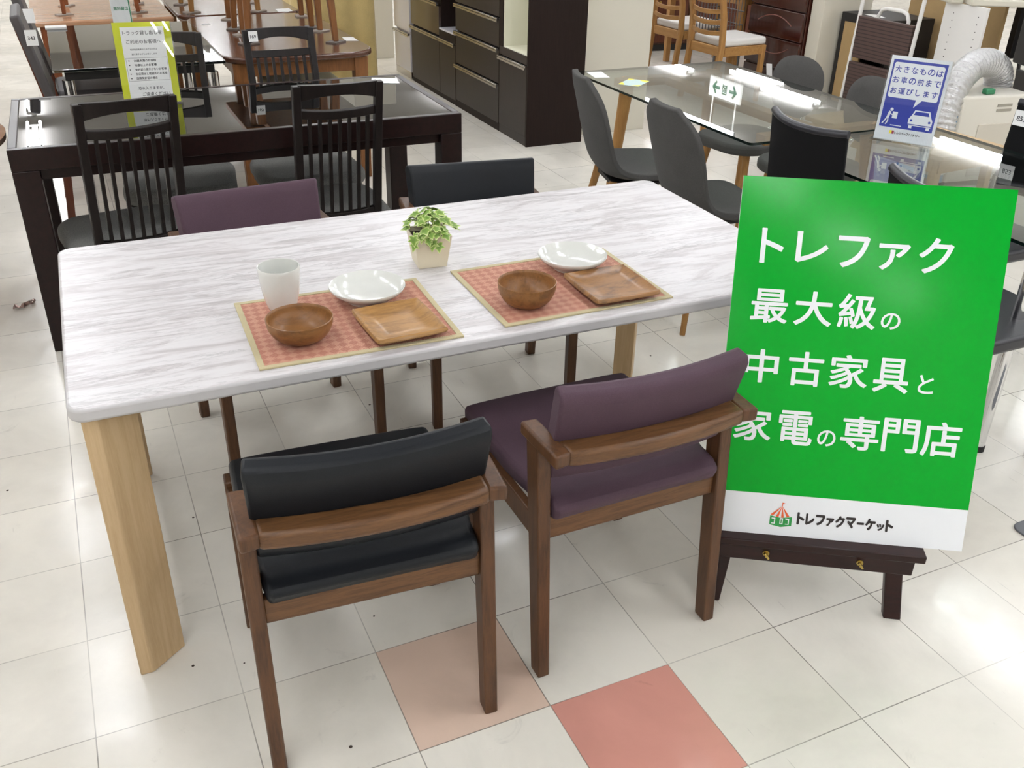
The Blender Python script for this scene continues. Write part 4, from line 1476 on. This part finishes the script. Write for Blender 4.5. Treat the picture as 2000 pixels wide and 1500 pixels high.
# walking figure, crate, step and car in white
H_ = [(-0.0615 + 0.0058*math.cos(2*PI*k/16), 0.1135 + 0.0058*math.sin(2*PI*k/16)) for k in range(16)]
flat(m, H_, 0.0006)
def strip(pts, w, z=0.0006):
    for (ax, ay), (bx_, by) in zip(pts, pts[1:]):
        dx, dy = bx_-ax, by-ay
        L = math.hypot(dx, dy)
        nx, ny = -dy/L*w/2, dx/L*w/2
        flat(m, [(ax+nx, ay+ny), (bx_+nx, by+ny), (bx_-nx, by-ny), (ax-nx, ay-ny)], z)
strip([(-0.066, 0.107), (-0.071, 0.084)], 0.009)
strip([(-0.066, 0.104), (-0.060, 0.096), (-0.054, 0.096)], 0.004)
strip([(-0.072, 0.086), (-0.080, 0.070), (-0.087, 0.060)], 0.0045)
strip([(-0.070, 0.086), (-0.068, 0.072), (-0.074, 0.059)], 0.0045)
flat(m, [(-0.056, 0.083), (-0.038, 0.083), (-0.038, 0.107), (-0.056, 0.107)], 0.0006)
flat(m, [(-0.056, 0.057), (-0.016, 0.057), (-0.016, 0.060), (-0.056, 0.060)], 0.0006)
flat(m, [(0.004, 0.072), (0.088, 0.072), (0.088, 0.090), (0.080, 0.104), (0.074, 0.122), (0.020, 0.122), (0.013, 0.104), (0.004, 0.090)], 0.0006)
flat(m, [(0.006, 0.069), (0.086, 0.069), (0.086, 0.0665), (0.006, 0.0665)], 0.0006)
flat(m, [(0.009, 0.066), (0.021, 0.066), (0.021, 0.057), (0.009, 0.057)], 0.0006)
flat(m, [(0.071, 0.066), (0.083, 0.066), (0.083, 0.057), (0.071, 0.057)], 0.0006)
m.build('pictogram', M['sign_white'], bs, smooth=0)
m = MB()
flat(m, [(0.018, 0.105), (0.074, 0.105), (0.069, 0.118), (0.024, 0.118)], 0.0009)
for cx_ in (0.014, 0.078):
    flat(m, [(cx_ + 0.0045*math.cos(2*PI*k/14), 0.085 + 0.0045*math.sin(2*PI*k/14)) for k in range(14)], 0.0009)
for yy, s_ in ((0.256, '大きなものは'), (0.219, 'お車の前まで'), (0.181, 'お運びします')):
    for k, chh in enumerate(s_):
        lettering(m, chh, -0.0725 + 0.0290*k, yy, None, 0.0225 if chh != 'し' else 0.021, 0.0009, 0.016)
m.build('lettering', M['blue'], bs, smooth=0)
m = MB()
xs = -0.030
for chh in 'トレジャーファクトリー':
    w = 0.0072 if chh not in 'ャァ' else 0.006
    lettering(m, chh, xs, 0.033, w, 0.0092 if chh not in 'ャァー' else (0.0065 if chh != 'ー' else 0.002), 0.0005, 0.03)
    xs += 0.0083
m.build('shop_name', M['logo_black'], bs, smooth=0)
m = MB(); flat(m, [(-0.053, 0.028), (-0.044, 0.028), (-0.044, 0.040), (-0.053, 0.040)], 0.0005)
m.build('emblem_yellow', M['pale_yellow'], bs, smooth=0)
m = MB(); flat(m, [(-0.044, 0.028), (-0.036, 0.028), (-0.036, 0.040), (-0.044, 0.040)], 0.0005)
m.build('emblem_red', plain('emblem_red', rgb(150, 60, 80), 0.5), bs, smooth=0)
m = MB(); m.box(-0.112, 0.112, 0.0, 0.006, -0.035, 0.03)
m.build('acrylic_foot', M['acrylic'], bs, smooth=0)

# low oak table beyond the glass tables
t = thing('low_table', 'low pale oak table standing beyond the clear glass tables', 'table', (4.15, 2.08, 0), R(4))
m = MB(); m.box(-0.24, 0.24, -0.46, 0.46, 0.385, 0.41)
m.build('tabletop', M['pale_oak'], t, 0.004)
m = MB()
for q in ((-0.21, 0.21, -0.43, -0.40), (-0.21, 0.21, 0.40, 0.43), (-0.22, -0.19, -0.40, 0.40), (0.19, 0.22, -0.40, 0.40)):
    m.box(*q, 0.315, 0.385)
m.build('apron', M['pale_oak'], t, 0.003)
for sx in (-1, 1):
    for sy in (-1, 1):
        l = MB(); l.beam((sx*0.20, sy*0.41, 0), (sx*0.195, sy*0.40, 0.386), 0.035, 0.035, 0.045, 0.045)
        l.build('leg', M['pale_oak'], t, 0.003)

# ------------------------------------------------------------------ oak ladder-back chairs
def make_ladder_chair(label):
    t = thing('ladder_back_chair', label, 'chair', (0, 0, 0), 0, 'oak ladder-back chairs')
    for s in (-1, 1):
        l = MB()
        for (a, b) in ((((-0.255), 0.0), (-0.205, 0.42)), ((-0.205, 0.42), (-0.215, 0.62)), ((-0.215, 0.62), (-0.285, 0.95))):
            l.beam((s*0.185, a[0], a[1]), (s*0.185, b[0], b[1]), 0.032, 0.042)
        bmesh.ops.remove_doubles(l.bm, verts=l.bm.verts[:], dist=1e-5)
        l.build('rear_post', M['oak'], t, 0.005)
        l = MB(); l.beam((s*0.185, 0.19, 0), (s*0.185, 0.19, 0.42), 0.03, 0.03, 0.038, 0.038)
        l.build('leg', M['oak'], t, 0.004)
    for q in ((-0.169, 0.169, -0.217, -0.193), (-0.169, 0.169, 0.178, 0.202), (-0.200, -0.176, -0.184, 0.171), (0.176, 0.200, -0.184, 0.171)):
        m = MB(); m.box(*q, 0.355, 0.42)
        m.build('apron', M['oak_x'], t, 0.003)
    for z in (0.52, 0.595, 0.67, 0.745, 0.83):
        yb = -0.215 - 0.07*max(0, (z-0.62)/0.33)
        def fn(u, v, z=z, yb=yb):
            return Vector(((u-0.5)*0.340, yb - 0.030*(1-(2*u-1)**2), z + (v-0.5)*0.032 - 0.012*(1-(2*u-1)**2)))
        m = MB(); m.shell(fn, 0.014, 10, 1)
        m.build('ladder_slat', M['oak_x'], t, 0.004)
    m = MB(); m.prism(rounded_rect(-0.188, 0.188, -0.19, 0.225, 0.03), 0.42, 0.475)
    m.build('seat', M['white'], t, 0.018, 4)
    return t
lc = make_ladder_chair('oak ladder-back chair with white seat, next to the wine-red chest of drawers')
lc.location = (4.86, 4.60, 0); lc.rotation_euler = (0, 0, R(-90+3))
dup(lc, (5.00, 5.36, 0), R(-90+4), 'oak ladder-back chair with white seat, behind the cream wardrobe edge', lc['group'])
dup(lc, (6.15, 5.15, 0), R(90), 'oak ladder-back chair with white seat facing the other two across the oak table', lc['group'])
t = round_corner_table(5.22, 5.92, 4.97, 6.15, 0.72, 0.02, M['oak_x'], M['oak'], 'oak dining table between the ladder-back chairs', 0.06)
# wire basket stand
t = thing('wire_basket', 'tall grey wire basket between the oak table and the wine-red drawers', 'basket', (5.28, 5.12, 0))
t.location = (5.03, 4.98, 0)
m = MB()
bw, bd, z0_, z1_ = 0.12, 0.16, 0.42, 0.80
for z in (z0_, 0.50, 0.60, 0.70, z1_):
    m.tube([(-bw, -bd, z), (bw, -bd, z), (bw, bd, z), (-bw, bd, z)], 0.0035, 6, True)
for k in range(9):
    a = -1 + 2*k/8
    for q in ((a*bw, -bd), (a*bw, bd), (-bw, a*bd), (bw, a*bd)):
        m.tube([(q[0], q[1], z0_), (q[0], q[1], z1_)], 0.0028, 6)
m.build('wire_cage', M['bin_wire'], t)
m = MB()
for sx in (-1, 1):
    for sy in (-1, 1):
        m.tube([(sx*bw, sy*bd, 0), (sx*bw, sy*bd, z0_)], 0.008, 8)
m.build('stand', M['bin_wire'], t)

# wine-red chest of drawers
cx0, cya, cyb = 5.30, 4.285, 4.940
t = thing('chest_of_drawers', 'glossy wine-red chest of drawers with curved groove fronts', 'drawers', (cx0, cya, 0))
m = MB(); m.box(0.020, 0.45, 0, cyb-cya, 0, 1.12)
m.build('body', M['drawer_red'], t, 0.004)
m = MB(); m.box(0.004, 0.020, 0, cyb-cya, 0, 0.20)
m.build('plinth', M['drawer_red'], t, 0.003)
for k, (za, zb) in enumerate(((0.215, 0.430), (0.438, 0.645), (0.653, 0.860), (0.868, 1.110))):
    m = MB(); m.box(-0.006, 0.020, 0.006, cyb-cya-0.006, za, zb)
    d = m.build('drawer', M['drawer_red'], t, 0.006)
    m = MB()
    up = 1 if k % 2 == 0 else -1
    zc = (za+zb)/2 + (0.05 if k % 2 == 0 else 0.0)
    m.tube([(-0.0065, 0.13 + 0.40*q/14, zc - up*0.055*(1-(2*q/14-1)**2)) for q in range(15)], 0.004, 6)
    m.build('groove', M['drawer_line'], d)

# cream narrow shelf, black cabinet, tube stand, boards
m = MB(); m.box(5.34, 5.80, 4.145, 4.275, 0, 1.25)
o = m.build('slim_cabinet', M['cream'], None, 0.003); tag(o, 'slim cream cabinet side right of the wine-red chest of drawers', 'cabinet')
t = thing('black_cabinet', 'black open-fronted cabinet with a tan inner panel, behind the white tube stand', 'cabinet', (5.50, 3.62, 0))
m = MB()
m.box(0, 0.40, 0, 0.03, 0, 0.68); m.box(0, 0.40, 0.465, 0.50, 0, 0.68); m.box(0, 0.40, 0.03, 0.465, 0.62, 0.68); m.box(0, 0.40, 0.03, 0.465, 0, 0.05); m.box(0.38, 0.40, 0.03, 0.465, 0.05, 0.62)
m.build('carcass', M['black_matt'], t, 0.003)
m = MB(); m.box(0.004, 0.02, 0.26, 0.464, 0.051, 0.619)
m.build('tan_panel', M['tan'], t, 0.001)
m = MB(); m.box(0.001, 0.0035, 0.275, 0.315, 0.53, 0.60)
m.build('sticker', M['paper'], t, smooth=0)
card('price_card', 'white price card lying on top of the black cabinet', [(5.51, 3.80), (5.57, 3.76), (5.62, 3.90), (5.55, 3.95)], 0.6802, M['paper'])

t = thing('tubular_stand', 'upright white tube stand with two ribbed brown panels, behind the blue notice', 'stand', (5.40, 3.60, 0))
m = MB()
m.tube([(0, 0.275, 0), (0, 0.215, 1.1)], 0.014, 12)
m.build('tube_post', M['white'], t)
m = MB(); m.tube([(0, -0.27, 0), (0, -0.33, 1.1)], 0.014, 12)
m.build('tube_post', M['white'], t)
m = MB(); m.box(-0.012, 0.022, -0.275, 0.235, 0.415, 0.695)
m.build('ribbed_panel', M['rib_brown'], t, 0.004)
m = MB(); m.box(-0.012, 0.022, -0.262, 0.248, 0.08, 0.385)
m.build('ribbed_panel', M['rib_brown'], t, 0.004)
m = MB()
m.tube([(0.03, -0.19, 0.60), (0.03, -0.19, 0.71), (0.03, -0.165, 0.752), (0.03, -0.12, 0.765), (0.03, 0.02, 0.765), (0.03, 0.065, 0.752), (0.03, 0.09, 0.71), (0.03, 0.09, 0.60)], 0.013, 12)
m.build('handle_bow', M['white'], t)

m = MB(); m.box(5.97, 6.0, 3.12, 3.95, 0, 1.2)
o = m.build('tan_board', M['tan'], None, 0.002); tag(o, 'upright tan backing board behind the white tube stand', 'board')
t = thing('pegboard_panel', 'upright white shelf side panel with rows of small holes', 'panel', (5.50, 2.865, 0))
m = MB(); m.box(0, 0.022, 0, 0.335, 0, 0.860)
m.build('panel', M['white'], t, 0.002)
m = MB()
for k in range(7):
    for yy in (0.055, 0.255):
        m.tube([(-0.0006, yy, 0.80-0.045*k), (0.0, yy, 0.80-0.045*k)], 0.0035, 8)
m.build('peg_holes', M['logo_black'], t)
m = MB(); m.prism([(5.47, 2.97), (6.02, 2.66), (6.19, 2.98), (5.64, 3.29)], 0.861, 0.90)
o = m.build('shelf_board', M['cream'], None, 0.008); tag(o, 'thick cream board lying across the top of the holed white panel', 'board')
m = MB(); m.prism([(5.42, 3.10), (5.50, 3.06), (5.72, 3.44), (5.60, 3.50)], 0.861, 0.91)
o = m.build('shelf_board', M['cream'], None, 0.012); tag(o, 'cream cushion-edged board left of the longer cream board', 'board')
t = thing('shelf_rack', 'oak and black metal shelf rack at the upper right', 'shelf', (6.10, 2.58, 0))
for px, py in ((0.0, 0.70), (0.42, 0.70), (0.0, 0.36), (0.42, 0.36)):
    l = MB(); l.beam((px, py, 0), (px, py, 1.3), 0.05, 0.04)
    l.build('post', M['oak'], t, 0.003)
m = MB(); m.beam((0.02, 0.54, 0), (0.02, 0.54, 1.3), 0.045, 0.045)
m.build('metal_post', M['black_matt'], t, 0.002)
for z in (0.46, 0.96):
    m = MB(); m.box(-0.03, 0.47, -0.10, 0.745, z, z+0.022)
    m.build('shelf', plain('shelf_grey', rgb(130, 130, 128), 0.4) if z < 0.5 else M['black_matt'], t, 0.002)
m = MB(); m.box(0.48, 0.49, -0.10, 0.745, 0.05, 1.3)
m.build('back_panel', M['black_matt'], t)

# spot cooler with foil duct
t = thing('spot_cooler', 'white portable spot cooler with a blue side, at the right behind the black chair', 'appliance', (4.66, 2.20, 0), R(-8))
m = MB()
m.prism([(0.03, 0), (0.46, 0), (0.50, 0.04), (0.50, 0.36), (0.46, 0.40), (0.03, 0.40)], 0.03, 0.515)
m.build('body', M['ac_white'], t, 0.015, 3)
m = MB(); m.box(-0.005, 0.031, 0.01, 0.39, 0.03, 0.50)
m.build('blue_side', M['ac_blue'], t, 0.006)
m = MB(); m.box(0.17, 0.43, -0.006, 0.002, 0.06, 0.36)
m.build('front_cover', plain('ac_cover', rgb(200, 194, 180), 0.45), t, 0.004)
m = MB(); m.box(0.27, 0.37, -0.003, 0.002, 0.425, 0.44); m.box(0.27, 0.37, -0.003, 0.002, 0.452, 0.467)
m.build('grip_slot', plain('ac_slot', rgb(150, 145, 132), 0.5), t, 0.001)
m = MB()
for sx in (0.07, 0.43):
    for sy in (0.06, 0.34):
        m.tube([(sx-0.012, sy, 0.015), (sx+0.012, sy, 0.015)], 0.015, 12)
m.build('castor', M['rubber'], t)
# corrugated duct: out of the back left, over the top and back into the lid
path = [(-0.06, 0.02, 0.10), (-0.06, 0.02, 0.22), (-0.055, 0.03, 0.33), (-0.035, 0.05, 0.43), (0.02, 0.09, 0.53), (0.10, 0.13, 0.605), (0.20, 0.17, 0.650), (0.30, 0.20, 0.655), (0.39, 0.22, 0.625), (0.44, 0.23, 0.565), (0.45, 0.23, 0.505)]
def spline(path, n):
    P = [Vector(p_) for p_ in path]
    out = []
    for i in range(n+1):
        t_ = i/n*(len(P)-1)
        k = min(int(t_), len(P)-2); f = t_-k
        g = lambda j: P[max(0, min(len(P)-1, j))]
        a, b, c, d = g(k-1), g(k), g(k+1), g(k+2)
        out.append(0.5*((2*b) + (c-a)*f + (2*a-5*b+4*c-d)*f*f + (-a+3*b-3*c+d)*f**3))
    return out
pts = spline(path, 150)
m = MB(); m.tube(pts, [0.074 + (0.006 if i % 4 < 2 else -0.003) for i in range(len(pts))], 22)
m.build('foil_duct', M['foil'], t, smooth=60)
m = MB(); m.box(0.20, 0.26, 0.03, 0.07, 0.515, 0.545)
m.build('green_knob', M['small_green'], t, 0.006)
t = thing('white_appliance', 'white boxy appliance at the right edge behind the foil duct', 'appliance', (5.42, 2.55, 0), R(-8))
m = MB(); m.box(0, 0.42, 0, 0.27, 0, 0.565)
m.build('body', M['ac_white'], t, 0.012, 3)
m = MB(); m.box(0.10, 0.16, -0.004, 0.001, 0.49, 0.50); m.box(0.10, 0.16, -0.004, 0.001, 0.44, 0.45)
m.build('vent_slot', M['mat_grey'], t)
t = thing('folding_chair', 'black folding chair leaning by the oak rack at the top right corner', 'chair', (5.28, 2.28, 0), R(70))

m = MB(); m.prism(rounded_rect(-0.19, 0.19, -0.02, 0.02, 0.015), 0.62, 0.88)
m.build('backrest', M['black_matt'], t, 0.008)
for s in (-1, 1):
    m = MB(); m.tube([(s*0.20, -0.12, 0), (s*0.20, 0.0, 0.9)], 0.011, 10)
    m.build('leg', M['black_matt'], t)
m = MB(); m.prism(rounded_rect(-0.18, 0.18, -0.05, -0.02, 0.01), 0.20, 0.58)
m.build('seat', M['black_matt'], t, 0.005)

# round tabletop at the far left edge, litter and plate on the floor
t = thing('round_table', 'round pale brown table cut by the left edge of the view', 'table', (-0.49, 2.385, 0))
m = MB(); m.lathe([(0.0, 0.668), (0.44, 0.668), (0.45, 0.675), (0.452, 0.695), (0.445, 0.70), (0.0, 0.70)], 64)
m.build('tabletop', M['orange_top'], t, smooth=40)
m = MB(); m.lathe([(0.0, 0.0), (0.22, 0.0), (0.22, 0.02), (0.05, 0.05), (0.04, 0.10), (0.04, 0.62), (0.10, 0.668), (0.0, 0.668)], 32)
m.build('pedestal', M['brown_leg'], t, smooth=40)
wr = MB()
rg = random.Random(5)
pts = [Vector((-0.045 + 0.09*k/9, 0.012*math.sin(k*1.7), 0.009 + 0.004*math.sin(k*2.3))) for k in range(10)]
wr.tube(pts, [0.003 + 0.006*abs(math.sin(k*1.3+0.5)) for k in range(10)], 8)
for v in wr.bm.verts:
    v.co += Vector((rg.uniform(-1, 1), rg.uniform(-1, 1), rg.uniform(-1, 1)))*0.002
    v.co.z = max(v.co.z, 0.0005)
o = wr.build('candy_wrapper', M['foil_candy'], None, smooth=0)
o.location = (-0.118, 2.378, 0); o.rotation_euler = (0, 0, 0.5)
tag(o, 'crumpled shiny wrapper on the floor left of the smoked glass table', 'litter')
m = MB(); m.prism(rounded_rect(2.385, 2.80, -0.62, -0.245, 0.03), 0.0, 0.006)
o = m.build('base_plate', M['mat_grey'], None, 0.002); tag(o, 'flat grey base plate on the floor at the right edge', 'plate')

# illuminated exit sign hanging over the far aisle (seen mirrored in the clear glass table)
t = thing('exit_sign', 'white exit sign with green arrows, seen as a reflection in the clear glass table', 'sign', (0, 0, 0))
ea = Vector((8.0, 8.70, 2.41))
t.matrix_world = frame_matrix(ea, (0, -1, 0), (0, 0, 1))
m = MB(); m.box(-0.34, 0.34, -0.125, 0.125, -0.03, 0.0)
m.build('housing', M['exit_face'], t, 0.004)
m = MB()
for s in (-1, 1):
    flat(m, [(s*0.27, 0.0), (s*0.19, 0.085), (s*0.165, 0.065), (s*0.205, 0.02), (s*0.10, 0.02), (s*0.10, -0.02), (s*0.205, -0.02), (s*0.165, -0.065), (s*0.19, -0.085)], 0.001)
lettering(m, '図', 0.0, 0.0, 0.10, 0.13, 0.001, 0.02)
m.build('arrows', M['exit_green'], t, smooth=0)
m = MB(); m.tube([(-0.25, 0.12, -0.015), (-0.25, CEIL-ea.z, -0.015)], 0.01, 8); m.tube([(0.25, 0.12, -0.015), (0.25, CEIL-ea.z, -0.015)], 0.01, 8)
m.build('hanger_rod', M['white'], t)

# dark sideboard standing beyond the oak chairs
t = thing('sideboard', 'long dark brown sideboard in the background beyond the oak ladder-back chairs', 'sideboard', (5.15, 6.55, 0), R(-4))
m = MB(); m.box(0, 2.6, 0.02, 0.45, 0.06, 0.85)
m.build('body', M['brown_top'], t, 0.004)
m = MB(); m.box(0.03, 2.57, 0.04, 0.42, 0.0, 0.06)
m.build('plinth', M['black_matt'], t)
for k in range(4):
    m = MB(); m.box(0.02 + 0.645*k, 0.635 + 0.645*k, 0.0, 0.02, 0.08, 0.83)
    d = m.build('door', M['red_wood'], t, 0.003)
    m = MB(); m.tube([(0.32 + 0.645*k, -0.02, 0.45), (0.32 + 0.645*k, 0.0, 0.45)], 0.012, 10)
    m.build('knob', M['brass'], d)
